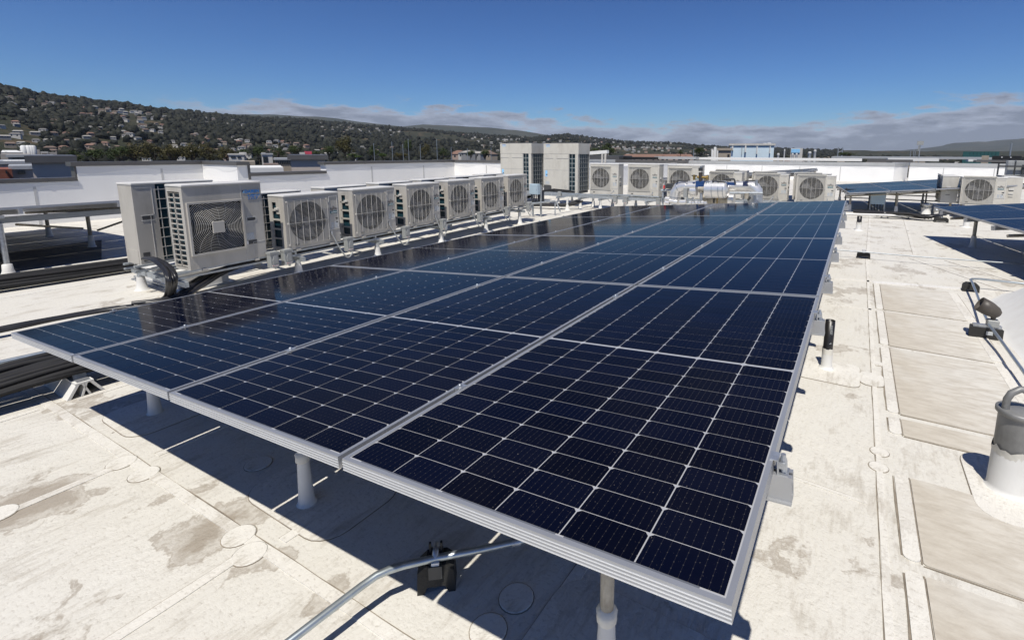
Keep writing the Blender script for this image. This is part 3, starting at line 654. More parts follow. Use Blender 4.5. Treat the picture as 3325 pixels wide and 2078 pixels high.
# row plane of the near row: x = RX0 - RS * y
RX0, RS = -2.16, .07
RZ = R(90) + math.atan(RS)
def on_row(u, v, off=0.):
    d = _ray(u, v); k = (RX0 + off - CAM[0] - RS * CAM[1]) / (d[0] + RS * d[1]); return Vector(CAM + k * d)
rdir = Vector((-RS, 1, 0)).normalized(); rout = Vector((1, RS, 0)).normalized()
FZ = .335
p = on_row(621, 884); dk = square_fan_unit('grey square-grille outdoor unit at the near end of the front row', 'near unit row'); 
dk.location = (p.x, p.y, FZ); dk.rotation_euler = (0, 0, RZ)
print('daikin', p)
bx = Vector((p.x, p.y, 0)) - rout * .86 + rdir * (W1 - .13)
dup(dk, (bx.x - .33 * rout.x, bx.y, FZ), RZ + math.pi, 'grey tall outdoor unit seen from its piping side behind the near one', 'near unit row')
corners = [(935, 821), (1153.7, 775), (1325.6, 742), (1457.9, 713.6), (1565, 694), (1651, 674.5)]
ords = ['first', 'second', 'third', 'fourth', 'fifth', 'last']
fu = wire_fan_unit('beige wire-guard outdoor unit, first after the square-grille unit in the front row', 'near unit row')
row_y = []
for k, (u_, v_) in enumerate(corners):
    q = on_row(u_, v_); row_y.append(q.y); print('fuj', k, q)
    fz = .365 + .012 * k
    if k == 0: fu.location = (q.x, q.y, fz); fu.rotation_euler = (0, 0, RZ)
    else: dup(fu, (q.x, q.y, fz), RZ, 'beige wire-guard outdoor unit, %s after the square-grille unit in the front row' % ords[k], 'near unit row')
    o = Vector((q.x, q.y, 0)) - rout * 1.10 + rdir * (.86 + (.10 if k else -.05))
    dup(fu, (o.x, o.y, fz - .005), RZ + math.pi, 'beige outdoor unit of the back row behind the %s wire-guard unit, only its top showing' % ords[k], 'back unit row')
# stand of the two rows
st = thing('unit_stand', 'galvanised strut stand on white-booted posts under the double row of units', 'stand', (-2.6, 5.2, 0)); sto = Vector(st.location)
def stp(mb, name, mat, par=None):
    mb.v = [tuple(Vector(q) - sto) for q in mb.v]; return mb.build(name, mat, par or st)
def rowpt(off, y, z): return Vector((RX0 - RS * y + off, y, z))
YA, YB = 1.62, row_y[-1] + 1.15
for off in (-.02, -.33, -.86, -1.16):
    m = MB(); a, b = rowpt(off, YA, .30), rowpt(off, YB, .36); q = rout * .0205
    for dz in (0, .06): m.hexa([a - q + Vector((0, 0, dz - .022)), a + q + Vector((0, 0, dz - .022)), b + q + Vector((0, 0, dz - .022)), b - q + Vector((0, 0, dz - .022)), a - q + Vector((0, 0, dz + .0)), a + q + Vector((0, 0, dz)), b + q + Vector((0, 0, dz)), b - q + Vector((0, 0, dz))])
    m.hexa([a - q * .2 + Vector((0, 0, 0)), a + q * .2, b + q * .2, b - q * .2, a - q * .2 + Vector((0, 0, .04)), a + q * .2 + Vector((0, 0, .04)), b + q * .2 + Vector((0, 0, .04)), b - q * .2 + Vector((0, 0, .04))]) if False else None
    stp(m, 'rail', 'strut')
for y in (1.75, 3.2, 4.62, 6.2, 7.68, 9.1):
    m = MB(); a, b = rowpt(.14, y, 0), rowpt(-1.3, y, 0); t = rdir * .0205
    zz = .235 + .01 * (y - 1.7)
    m.hexa([a - t + Vector((0, 0, zz - .03)), b - t + Vector((0, 0, zz - .03)), b + t + Vector((0, 0, zz - .03)), a + t + Vector((0, 0, zz - .03)), a - t + Vector((0, 0, zz + .03)), b - t + Vector((0, 0, zz + .03)), b + t + Vector((0, 0, zz + .03)), a + t + Vector((0, 0, zz + .03))]); stp(m, 'cross_rail', 'strut')
    for off in (-.02, -1.1):
        c = rowpt(off, y, 0)
        m = MB(); m.tube([c + Vector((0, 0, .1)), c + Vector((0, 0, zz - .03))], .036, 12); stp(m, 'post', 'galvanised')
        m = MB(); m.lathe([(.085, 0), (.06, .03), (.048, .1), (.042, .17)], 14, tuple(c)); stp(m, 'flashing', 'white_membrane')
        m = MB(); m.box(c.x - .09, c.y - .04, zz + .03, c.x + .09, c.y + .04, zz + .036).box(c.x - .02, c.y - .045, zz + .03, c.x + .02, c.y - .02, zz + .1); stp(m, 'bracket', 'galvanised')
# disconnects and whips
bxs = [(895, 868, 'left one of the two grey disconnect boxes by the square-grille unit'), (940, 858, 'right one of the two grey disconnect boxes by the square-grille unit'), (1139, 800, 'grey disconnect box below the gap between the first and second wire-guard units'),
       (1325, 770, 'grey disconnect box below the gap between the second and third wire-guard units'), (1445, 741, 'grey disconnect box below the gap between the third and fourth wire-guard units'), (1564, 713, 'grey disconnect box below the gap between the fourth and fifth wire-guard units'), (1653, 688, 'grey disconnect box below the gap between the fifth and last wire-guard units'), (1722, 668, 'grey disconnect box at the far end of the wire-guard row')]
for k, (u_, v_, lab) in enumerate(bxs):
    q = on_row(u_, v_, .10); q.z = .215 + .012 * max(0, k - 1); disconnect_box((q.x, q.y, q.z), RZ, lab)
    if k >= 2:
        s_ = rowpt(.02, row_y[k - 2] + .70, FZ + .19)
        whip(s_, (q.x, q.y + .03, q.z - .02), .2, (.05, 0, 0), 'curved grey power whip hanging from the %s wire-guard unit' % ords[k - 2])
# ---------------------------------------------------------------- parapet walls round the roof (slabs run a -> b with their thickness to the left of that direction)
def wall_seg(root, a, b, z0, z1, t, mat, name='wall_section', push=0.):
    a, b = Vector((*a, 0)), Vector((*b, 0)); d = (b - a).normalized(); n = Vector((-d.y, d.x, 0)); q = n * t; L = Vector(root.location); a = a + n * push; b = b + n * push
    up = lambda p, z: tuple(Vector((p.x, p.y, z)) - L)
    m = MB(); m.hexa([up(a, z0), up(b, z0), up(b + q, z0), up(a + q, z0), up(a, z1), up(b, z1), up(b + q, z1), up(a + q, z1)])
    o = m.build(name, mat, root)
    if name == 'wall_section' and (b - a).length > .7:          # flap of membrane under the coping, with an uneven lower edge, and upright welds
        L_ = (b - a).length; k = max(3, int(L_ / .25)); f = MB(); e0, e1 = n * -.004, n * .01; lo = [z1 - .14 + .05 * math.sin(i * .9 + a.y) + rng.uniform(-.012, .012) for i in range(k + 1)]
        pts = [a + d * L_ * i / k for i in range(k + 1)]
        vs = [up(p + e0, z1 - .01) for p in pts] + [up(p + e0, z) for p, z in zip(pts, lo)] + [up(p + e1, z) for p, z in zip(pts, lo)]; c = k + 1
        f.add(vs, [(i, c + i, c + i + 1, i + 1) for i in range(k)] + [(c + i, 2 * c + i, 2 * c + i + 1, c + i + 1) for i in range(k)]); f.build('membrane_flap', 'wall_band', root)
        for i in range(1, int(L_ / 2.4) + 1):
            p = a + d * (i * 2.4 - .7); w = MB(); w.hexa([up(p + n * -.006, z0), up(p + d * .05 + n * -.006, z0), up(p + d * .05 + n * .01, z0), up(p + n * .01, z0), up(p + n * -.006, z1 - .1), up(p + d * .05 + n * -.006, z1 - .1), up(p + d * .05 + n * .01, z1 - .1), up(p + n * .01, z1 - .1)]); w.build('weld_strip', 'wall_seam', root)
    if name == 'coping' and (b - a).length > 2:
        for i in range(1, int((b - a).length / 1.9) + 1):
            p = a + d * (i * 1.9 - .4); e = n * -.004; w = MB(); w.hexa([up(p + e, z0 - .004), up(p + d * .06 + e, z0 - .004), up(p + d * .06 + q - e, z0 - .004), up(p + q - e, z0 - .004), up(p + e, z1 + .004), up(p + d * .06 + e, z1 + .004), up(p + d * .06 + q - e, z1 + .004), up(p + q - e, z1 + .004)]); w.build('joint_cover', mat, root)
    return o
def coping_seg(root, a, b, z, t, mat, over=.03, h=.085):
    return wall_seg(root, a, b, z - h, z, t + 2 * over, mat, 'coping', -over)
XW, XW2, YJ, YC = -12.28, -10.36, 6.42, 14.9
w1 = thing('parapet_wall', 'white parapet with dark coping along the left roof edge, stepping low at the far left', 'wall', (XW, 2, 0))
wall_seg(w1, (XW, -6.), (XW, 3.70), -.3, 1.00, .28, 'wall_white'); coping_seg(w1, (XW, -6.), (XW, 3.66), 1.09, .28, 'coping')
wall_seg(w1, (XW, 3.70), (XW, YJ), -.3, 1.36, .28, 'wall_white'); coping_seg(w1, (XW, 3.60), (XW, YJ + .2), 1.46, .30, 'coping', .035, .1)
wall_seg(w1, (XW - .02, 3.66), (XW - .02, 3.70), 1.0, 1.36, .24, 'coping', 'end_cap')
wall_seg(w1, (XW, YJ), (XW2, YJ), -.3, 1.36, .28, 'wall_white'); coping_seg(w1, (XW + .07, YJ), (XW2 + .05, YJ), 1.458, .28, 'coping', .03, .1)
w2 = thing('parapet_wall', 'white parapet with dark coping behind the unit row, low in its near half', 'wall', (XW2, 10, 0))
wall_seg(w2, (XW2, YJ + .28), (XW2, 9.05), -.3, 1.05, .28, 'wall_white'); coping_seg(w2, (XW2, YJ + .28), (XW2, 9.05), 1.14, .28, 'coping')
wall_seg(w2, (XW2 + .02, YJ + .27), (XW2 + .02, YJ + .33), .96, 1.36, .32, 'coping', 'end_cap')
wall_seg(w2, (XW2, 9.05), (XW2, YC), -.3, 1.33, .28, 'wall_white'); coping_seg(w2, (XW2, 8.98), (XW2, YC + .2), 1.42, .28, 'coping', .03, .09)
wall_seg(w2, (XW2, YC), (-6.6, YC), -.3, 1.33, .28, 'wall_white'); coping_seg(w2, (XW2 + .05, YC), (-6.55, YC), 1.418, .28, 'coping', .03, .09)
wall_seg(w2, (-6.6, YC), (-6.6, 33.), -.3, 1.05, .28, 'wall_white')
YF = 36.
w3 = thing('parapet_wall', 'long bright white parapet with pale coping across the far end of the roof', 'wall', (0, YF, 0))
wall_seg(w3, (-20., YF), (6.25, YF), -.3, 1.02, .3, 'wall_white'); coping_seg(w3, (-20., YF), (6.25, YF), 1.20, .3, 'coping_pale', .03, .2)
wall_seg(w3, (6.25, YF), (7.1, YF + 2.2), -.3, 1.02, .3, 'wall_white'); coping_seg(w3, (6.25, YF), (7.1, YF + 2.2), 1.198, .3, 'coping_pale', .03, .2)
wall_seg(w3, (7.1, YF + 1.0), (30., YF + 1.0), -.3, 1.02, .3, 'wall_white'); coping_seg(w3, (7.1, YF + 1.0), (30., YF + 1.0), 1.2, .3, 'coping_pale', .03, .2)
for a, b in ((-14.5, -3.2), (-8.8, -1.0)):
    pass
# dark and pale roof-edge caps on the higher wings behind the far parapet
def roof_wing(u0, u1, v0, v1, dist, label, mat, th=.5, deep=5.):
    a, b = GY(u0, v0, dist), GY(u1, v0, dist); z1 = a.z; z0 = GY(u0, v1, dist).z
    return MB().box(0, 0, z0, b.x - a.x, deep, z1).build('roof_edge', mat, None, loc=(a.x, dist, 0), label=label, cat='roof edge')
roof_wing(1900, 2010, 506, 523, 40.5, 'grey metal roof edge right of the tall units', 'coping', deep=3)
roof_wing(2004, 2125, 510, 518, 41.5, 'black roof edge behind the left wire-guard units', 'rubber', deep=1)
roof_wing(1998, 2230, 519, 528, 34.5, 'long dark parapet cap behind the left wire-guard units', 'coping', deep=.5)
roof_wing(2125, 2260, 509, 517, 42.5, 'pale roof edge beside the black one', 'coping_pale', deep=1)
roof_wing(2260, 2800, 512, 519, 44.0, 'long thin pale roof edge behind the far parapet', 'white_roof', deep=3)
roof_wing(2817, 2965, 518, 527, 40., 'dark parapet cap right of centre on the far wall', 'coping', deep=.5)
roof_wing(2883, 3050, 514, 523, 47., 'bright white low wall beyond the dark cap', 'white_roof', deep=2)
roof_wing(2700, 3250, 509, 515, 60., 'grey distant flat roof under the skyline at right', 'coping_pale', deep=8)
roof_wing(3145, 3172, 518, 525, 46., 'small white block on the distant right roof', 'white_roof', deep=1)
roof_wing(3170, 3325, 520, 527, 45., 'dark grey low roof edge at far right', 'coping', deep=1)
# ---------------------------------------------------------------- other solar arrays
def small_array(label, origin, ax, ay, ni, nj, posts, loc):
    A = thing('solar_array', label, 'solar array', loc); L = Vector(loc)
    n = ax.cross(ay).normalized(); Mx = basis(origin, ax, ay)
    for j in range(nj):
        for i in range(ni): panel(A, basis(origin + ax * PX * i + ay * PY * j, ax, ay), False)
    W_, L_ = ni * PX - .02, nj * PY - .02
    def add(mb, nm, mat, par=None): mb.v = [tuple(Vector(q) - L) for q in mb.v]; return mb.build(nm, mat, par or A)
    for j in range(nj):
        for yy in (.5, 1.6):
            m = MB(); y = j * PY + yy; m.box(-.05, y - .02, -PH - .07, W_ + .05, y + .02, -PH - .001); m.xf(Mx); add(m, 'rail', 'pv_frame')
    for (pa, pb) in posts:
        c = origin + ax * pa + ay * pb; zt = c.z - .12
        m = MB(); m.tube([(c.x, c.y, .1), (c.x, c.y, zt)], .03, 10); p = add(m, 'post', 'old_pipe')
        m = MB(); m.lathe([(.07, 0), (.05, .04), (.042, .2), (.036, .22)], 12, (c.x, c.y, 0)); add(m, 'flashing', 'white_membrane', p)
    ys = sorted(set(pb for _, pb in posts))
    for yb in ys:
        m = MB(); m.tube([origin + ax * -.02 + ay * yb + n * -.13, origin + ax * (W_ + .02) + ay * yb + n * -.13], .024, 8); add(m, 'beam', 'old_pipe')
    return A
c_ = G(3032, 672, .66); yaw = R(-11.6)
ax2 = Vector((math.cos(-yaw) * math.cos(R(5)), math.sin(-yaw) * math.cos(R(5)), math.sin(R(5)))); ay2 = Vector((-math.sin(-yaw), math.cos(-yaw), 0))
small_array('dark solar array at the right edge with its low corner pointing left', c_ - ay2 * (3 * PY - .02), ax2, ay2, 4, 3, [(.5, .9), (.5, 3.3), (.4, 5.4), (2.6, .9), (2.6, 3.3), (2.6, 5.4)], (c_.x + 1, c_.y - 2, 0))
a0 = G(2757, 626, .6); c7, s7 = math.cos(R(7)), math.sin(R(7)); dx = Vector((c7 * math.cos(R(5)), s7 * math.cos(R(5)), math.sin(R(5)))); bk = Vector((-s7, c7, 0))
small_array('grey-blue solar array beyond the far units at right, seen low over black struts', a0, dx, bk, 4, 2, [(.1, .4), (1.3, .4), (2.6, .4), (3.9, .4), (.1, 3.4), (2.6, 3.4)], (a0.x + 2, a0.y + 2, 0))
small_array('pale solar array showing in the gaps behind the far wire-guard units', Vector((-3.4, 17.2, .62)), Vector((math.cos(R(5)), 0, math.sin(R(5)))), Vector((0, 1, 0)), 6, 2, [(.3, .4), (2.2, .4), (4.2, .4), (6., .4), (.3, 3.4), (4.2, 3.4)], (0, 18, 0))
# left array, seen against its high edge
LAX = Vector((math.cos(TH), 0, math.sin(TH))); hi = Vector((-5.95, 2.95, .945))
la = small_array('solar array at the left edge, seen below its raised near edge on thin posts', hi - LAX * (5 * PX - .02) - Vector((0, 4 * PY, 0)), LAX, Vector((0, 1, 0)), 5, 4, [(3.6, 8.0), (3.6, 5.5), (1.3, 8.0), (1.3, 5.5)], (-7.4, .6, 0))
Lo = Vector(la.location)
def lap_(mb, nm, mat, par=None): mb.v = [tuple(Vector(q) - Lo) for q in mb.v]; return mb.build(nm, mat, par or la)
m = MB(); m.box(-6.12, -3.6, .715, -6.06, 3.0, .80); lap_(m, 'beam', 'box_grey')
for y in (1.14, -1.2, 2.75):
    m = MB(); m.tube([(-6.05, y, .12), (-6.05, y, .72)], .032, 10); p_ = lap_(m, 'post', 'galvanised')
    m = MB(); m.lathe([(.075, 0), (.06, .05), (.055, .13), (.04, .14)], 12, (-6.05, y, 0)); lap_(m, 'flashing', 'white_membrane', p_)
    m = MB(); m.box(-6.16, y - .03, .80, -5.9, y + .03, .84); lap_(m, 'bracket', 'pv_frame', p_)
m = MB(); m.tube([(-6.3, 1.35, .66), (-7.6, 2.4, .36)], .018, 8); lap_(m, 'brace', 'old_pipe')
m = MB(); m.tube([(-6.3, 2.75, .62), (-7.6, 2.6, .3)], .018, 8); lap_(m, 'brace', 'old_pipe')

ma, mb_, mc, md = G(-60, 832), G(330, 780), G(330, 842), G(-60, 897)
MB().prism([(mb_.x, mb_.y), (ma.x, ma.y), (md.x, md.y), (mc.x, mc.y)], 0, .006).build('dark_sheet', 'dark_sheet', roof)  # thin dark brown sheet on the roof below the left array
# ---------------------------------------------------------------- tall condensing units and the far row of wire-guard units
def tall_unit(label):
    u = thing('condensing_unit', label, 'condensing unit', group='tall condensing units'); w, h, d = 1.32, 1.66, .76
    b = MB(); b.box(0, 0, .10, .96, .02, h * .78).box(0, .02, .10, .02, d, h * .78).box(0, d - .02, .10, w, d, h * .78).box(1.20, 0, .04, w - .02, .06, h * .78).box(1.26, .06, .04, w - .02, .10, h * .78)
    b.build('cabinet', 'cabinet_pale', u)
    MB().box(-.004, -.004, h * .78, w + .004, d + .004, h - .03).build('head_cover', 'cabinet_pale', u)
    t = MB(); t.box(.02, .02, h - .03, w - .02, d - .02, h - .012)
    for c in (.36, .96):
        for rr in (.1, .18, .26): t.ring((c, d / 2, h - .005), rr, .012, 20, 'z', .01)
    t.build('fan_deck', 'cabinet_dark', u)
    MB().box(.98, .05, .12, 1.2, .06, h * .775).build('coil', 'coil', u); MB().box(w - .05, .1, .12, w - .04, d - .04, h * .775).build('coil', 'coil', u)
    g = MB()
    for k in range(9): z = .12 + k * (h * .775 - .12) / 8; g.box(.96, .006, z - .009, 1.2, .018, z + .009)
    g.box(1.075, .004, .12, 1.092, .02, h * .775).box(.96, .004, .1, .985, .03, h * .78); g.build('front_grille', 'box_grey', u)
    g = MB()
    for k in range(9): z = .12 + k * (h * .775 - .12) / 8; g.box(w - .016, .1, z - .006, w - .006, d, z + .006)
    for k in range(6): y = .12 + k * (d - .14) / 5; g.box(w - .018, y - .005, .12, w - .008, y + .005, h * .775)
    g.build('side_grille', 'box_grey', u)
    MB().box(.03, .03, .02, w - .03, d - .03, .10).build('base', 'dark_metal', u)
    s = MB(); s.box(0, -.002, h * .46, .94, 0, h * .463).box(0, -.002, h * .775, .96, 0, h * .778); s.build('panel_seam', 'box_panel', u)
    e = MB()
    e.prism_y([(.02, h * .70), (.36, h * .70), (.33, h * .765), (.02, h * .765)], -.006, 0); e.build('handle_panel', 'cabinet_pale', u)
    e = MB(); e.prism_y([(.52, h * .70), (.94, h * .70), (.94, h * .765), (.47, h * .765)], -.006, 0); e.build('handle_panel', 'cabinet_pale', u)
    MB().box(.5, -.01, h * .695, .95, 0, h * .70).box(.02, -.01, h * .695, .38, 0, h * .70).build('panel_seam', 'cabinet_top', u)
    front_text(u, 'DAIKIN', .17, h - .075, .045, 'blue_print', bold=.001); front_text(u, 'VRV IV', .17, h - .125, .05, 'lightblue_print', bold=.002, shear=.3)
    MB().prism_y([(.05, h - .06), (.085, h - .06), (.05, h - .10)], -.004, -.002).build('emblem', 'lightblue_print', u)
    MB().box(.09, -.003, h * .80, .16, 0, h * .822).build('sticker', 'sticker_dark', u); MB().box(.06, -.003, h * .83, .16, 0, h * .855).build('sticker', 'sticker', u)
    MB().box(.06, -.003, h * .33, .14, 0, h * .45).build('sticker', 'lightblue_print', u); MB().box(.09, -.004, h * .36, .14, -.003, h * .38).build('sticker', 'sticker_dark', u)
    MB().box(.06, -.003, h * .18, .22, 0, h * .24).build('sticker', 'sticker', u); MB().ring((.84, -.002, .22), .035, .006, 14, 'y', .003).build('panel_mark', 'box_panel', u)
    MB().prism_y([(.0, .1), (.3, .1), (.3, .24), (.24, .27), (0, .27)], -.003, 0).build('pipe_exit', 'sticker_dark', u)
    return u
YT = 13.2
def wx(u, y): return GY(u, 560, y).x
t2 = tall_unit('tall beige condensing unit, right one of the pair behind the units'); t2.location = (wx(1766, YT), YT, .40)
dup(t2, (wx(1626, YT) , YT, .41), 0, 'tall beige condensing unit, left one of the pair, half hidden by the unit row')
bigu = wire_fan_unit('beige large wire-guard unit right of the tall condensing units', 'far unit row', w=.97, h=.965, d=.37, mat='cabinet_pale', big=True)
Y1 = 12.95
bigu.location = (wx(1916, Y1), Y1, .445)
dup(bigu, (wx(2039, 12.9), 12.9, .455), 0, 'beige large wire-guard unit left of the silver pipework')
dup(bigu, (wx(2168, 13.2), 13.2, .435), 0, 'beige large wire-guard unit partly hidden by the silver pipework')
med = wire_fan_unit('beige low unit behind the silver pipework, only its top showing', 'far unit row', w=.94, h=.775, d=.37, mat='cabinet_pale', big=True)
med.location = (wx(2303, 14.1), 14.1, .42)
dup(med, (wx(2449, 14.6), 14.6, .375), 0, 'beige wire-guard unit just right of the silver pipework'); dup(med, (wx(2449, 14.6) - .18, 15.3, .40), 0, 'beige unit standing behind the one right of the silver pipework')
dup(med, (wx(2589, 14.1), 14.1, .385), 0, 'beige wire-guard unit at the right end of the far row'); dup(med, (wx(2589, 14.1) - .15, 14.8, .41), 0, 'beige unit standing behind the right end unit of the far row')
dup(med, (wx(2303, 14.1) - .02, 14.9, .45), 0, 'beige unit standing behind the low unit hidden by the pipework')
YR = 16.3
dup(med, (wx(3128, YR), YR, .36), 0, 'beige wire-guard unit behind the right array, fan facing out')
dup(med, (wx(3070, YR), YR + 1.25, .37), R(-90), 'beige unit end-on at the left of the right array unit'); dup(med, (wx(3276, YR), YR + 1.2, .37), R(-90), 'beige unit end-on at the right edge behind the right array')
# strut stand of the far row
fs_ = thing('unit_stand', 'galvanised strut stand on white posts under the far row of units', 'stand', (-1.4, 13.1, 0)); fo = Vector(fs_.location)
def fsp(mb, n_, mt, par=None): mb.v = [tuple(Vector(q) - fo) for q in mb.v]; return mb.build(n_, mt, par or fs_)
for y in (12.72, 13.2): fsp(MB().box(-7., y - .02, .36, .55, y + .02, .44), 'rail', 'strut')
fsp(MB().box(.3, 14.0, .33, 3.9, 14.04, .40), 'rail', 'strut'); fsp(MB().box(.3, 14.4, .33, 3.9, 14.44, .40), 'rail', 'strut')
for x in (-6.6, -5.2, -3.9, -3.1, -2.4, -1.6, -.9, -.1):
    fsp(MB().box(x - .02, 12.6, .30, x + .02, 13.9, .36), 'cross_rail', 'strut')
    for y in (12.72, 13.6):
        q = fsp(MB().tube([(x, y, .1), (x, y, .30)], .035, 10), 'post', 'galvanised' if int(x * 10) % 2 else 'white_membrane'); fsp(MB().lathe([(.08, 0), (.055, .03), (.045, .18)], 12, (x, y, 0)), 'flashing', 'white_membrane', q)
for x, y in ((-3.32, 12.3), (-4.4, 9.95)):
    q = fsp(MB().tube([(x, y, .1), (x, y, .34)], .035, 10), 'post', 'white_membrane'); fsp(MB().lathe([(.09, 0), (.055, .03), (.045, .2)], 12, (x, y, 0)), 'flashing', 'white_membrane', q)
for u_, v_, lab in ((1996, 655, 'grey disconnect box below the first far wire-guard unit'), (2030, 662, 'small dark-faced box on the far strut'), (2136, 662, 'grey disconnect box below the second far wire-guard unit')):
    q = GY(u_, v_, 12.62); disconnect_box((q.x, 12.62, .25), 0, lab, 'grey disconnect boxes on the far rail')
for k, (u_, z_) in enumerate(((1985, .58), (2112, .58), (2505, .52), (2683, .52))):
    yy = 12.85 if k < 2 else 14.0; x = wx(u_, yy)
    whip((x + .08, yy, z_), (x + .04, yy - .1, z_ - .32), .02, (-.1, -.08, 0), 'black power whip under the %s far wire-guard unit' % ('first', 'second', 'fifth', 'end')[k], 'power whips of the far row')
# blue-grey junction box on a strut frame between the rows
def junction_box(loc, w, h, label, legs=.5):
    e = thing('junction_box', label, 'electrical box', loc)
    MB().bbox(-w / 2, 0, 0, w / 2, .14, h, .008).build('housing', 'box_blue', e); MB().box(-w / 2 + .012, -.008, .012, w / 2 - .012, 0, h - .012).build('door', 'box_blue', e)
    MB().box(w / 2 - .03, -.014, h * .4, w / 2 - .02, -.008, h * .55).build('latch', 'galvanised', e)
    for k in range(5): x = -w / 2 + w * (k + .5) / 5; MB().tube([(x, .06, 0), (x, .06, -.10), (x + .02, .08, -.22)], .014, 7).build('conduit_stub', 'rubber', e)
    for s in (-1, 1): MB().box(s * w / 2 - .02, .145, -legs, s * w / 2 + .02, .185, h * .9).build('leg', 'strut', e)
    return e
q = GY(1732, 632, 10.3); junction_box((q.x, 10.3, q.z), .27, .28, 'blue-grey junction box on struts at the far end of the unit row', q.z - .02)
q = GY(2849, 664, 16.6); junction_box((q.x, 16.6, q.z), .37, .36, 'blue-grey junction box under the distant right array', q.z - .02)
bs = thing('cable_tray_frame', 'bent strut cable support at the far end of the unit row', 'cable support', (-3.3, 9.9, 0)); bo = Vector(bs.location)
def bsp(mb, n_, mt): mb.v = [tuple(Vector(q_) - bo) for q_ in mb.v]; return mb.build(n_, mt, bs)
a_, b_ = Vector((-3.35, 9.4, .38)), Vector((-2.9, 10.9, .40)); bsp(MB().tube([a_, b_], .025, 4, smooth=False), 'arm', 'strut'); bsp(MB().tube([a_ + Vector((-.25, .1, 0)), b_ + Vector((-.25, .1, 0))], .025, 4, smooth=False), 'arm', 'strut')
bsp(MB().tube([b_, Vector((-2.9, 10.9, 0))], .02, 4, smooth=False), 'leg', 'strut'); bsp(MB().tube([a_, Vector((-3.35, 9.4, 0))], .02, 4, smooth=False), 'leg', 'strut')
bsp(MB().tube([b_ + Vector((.02, .02, 0)), b_ + Vector((.1, .12, -.3))], .025, 4, smooth=False), 'arm', 'strut')
cyl = thing('line_accumulator', 'upright dark insulated cylinder beside the blue-grey junction box', 'pipe', (wx(1757, 10.6), 10.6, 0)); MB().lathe([(.085, .33), (.085, .66), (.05, .70)], 14).build('shell', 'dark_metal', cyl); MB().tube([(0, 0, .34), (0, 0, .0)], .02, 8).build('leg', 'strut', cyl); MB().tube([(.04, 0, .69), (.22, .3, .72), (.25, 1.2, .62)], .03, 8).build('pipe', 'rubber', cyl)
# conduits running along the far strut
cz = thing('conduit', 'pale conduit with an offset bend along the far strut below the right tall unit', 'conduit', GY(1830, 632, 12.3)); o_ = Vector(cz.location)
MB().tube([Vector(GY(u_, v_, 12.3)) - o_ for u_, v_ in ((1812, 628), (1830, 628), (1870, 632), (1935, 633), (2030, 634), (2140, 640))], .016, 8).build('tube', 'conduit', cz); MB().tube([Vector(GY(u_, v_, 12.28)) - o_ for u_, v_ in ((1806, 642), (1830, 641), (1858, 633), (1880, 631))], .016, 8).build('tube', 'conduit', cz)
MB().box(-.19, -.04, -.06, -.08, .03, .09).build('box', 'box_grey', cz)
# cable bundles on the roof near the tall units
def bundle(name, label, pts, r, n, spread, mat='cable_black', group=None, flat=.5, cat='cable bundle'):
    e = thing(name, label, cat, pts[0], group=group); o0 = Vector(pts[0]); rg = random.Random(len(label))
    for k in range(n):
        off = Vector((rg.uniform(-spread, spread), rg.uniform(-spread, spread), abs(rg.uniform(0, spread * flat)))); P = []
        for i, p_ in enumerate(pts):
            wob = Vector((rg.uniform(-.015, .015), rg.uniform(-.015, .015), rg.uniform(0, .012))); P.append(Vector(p_) - o0 + off + wob)
        Q = []
        for i in range(len(P) - 1):
            p0_, p1_, p2_, p3_ = P[max(i - 1, 0)], P[i], P[i + 1], P[min(i + 2, len(P) - 1)]
            for s_ in range(4):
                t = s_ / 4; Q.append(.5 * ((2 * p1_) + (p2_ - p0_) * t + (2 * p0_ - 5 * p1_ + 4 * p2_ - p3_) * t * t + (-p0_ + 3 * p1_ - 3 * p2_ + p3_) * t ** 3))
        Q.append(P[-1]); MB().tube(Q, r * rg.uniform(.8, 1.15), 7).build('cable', mat, e)
    return e
bundle('cable_bundle', 'black cable bundle sagging on the roof below the right tall unit', [(-5.6, 11.8, .06), (-4.8, 12.0, .08), (-4.0, 12.2, .10), (-3.35, 12.35, .13), (-3.0, 12.5, .25)], .035, 9, .10)
bundle('cable_bundle', 'black cable bundle on the roof behind the second vent pipe', [(4.4, 15.9, .06), (5.4, 15.6, .07), (6.0, 15.2, .08), (6.3, 15.4, .1)], .035, 7, .12)
bundle('cable_bundle', 'tangle of hoses under the distant right array', [(4.9, 15.2, .05), (5.6, 15.15, .12), (6.0, 15.1, .05)], .025, 6, .1, 'cable_tray')
# ---------------------------------------------------------------- insulated pipework
pw = thing('insulated_pipework', 'silver aluminium-jacketed pipework with valves on a strut frame behind the foreground array', 'pipework', (.9, 10.9, 0)); po = Vector(pw.location)
YP = 10.9
def pp(u_, v_, y=YP): return GY(u_, v_, y) - po
def seg(u0, v0, u1, v1, r, name='pipe', y=YP, mat='alu_jacket', n=16): return MB().tube([pp(u0, v0, y), pp(u1, v1, y)], r, n).build(name, mat, pw)
def ringb(par_pts, r): 
    a, b = par_pts; d = (b - a).normalized() * .012; return MB().tube([a - d, a + d], r, 16).build('band', 'galvanised', pw)
el = [pp(2190, 662), pp(2191, 640), pp(2194, 622), pp(2203, 611), pp(2217, 606), pp(2230, 606)]
MB().tube(el, .135, 18).build('elbow', 'alu_jacket', pw)
for i in (1, 3): ringb((el[i], el[i + 1]), .140)
seg(2225, 606, 2262, 606, .105, 'pipe'); seg(2205, 600, 2260, 599, .08, 'pipe', YP + .5); seg(2243, 620, 2263, 620, .12)
seg(2292, 616, 2352, 616, .20, 'tank', n=24)
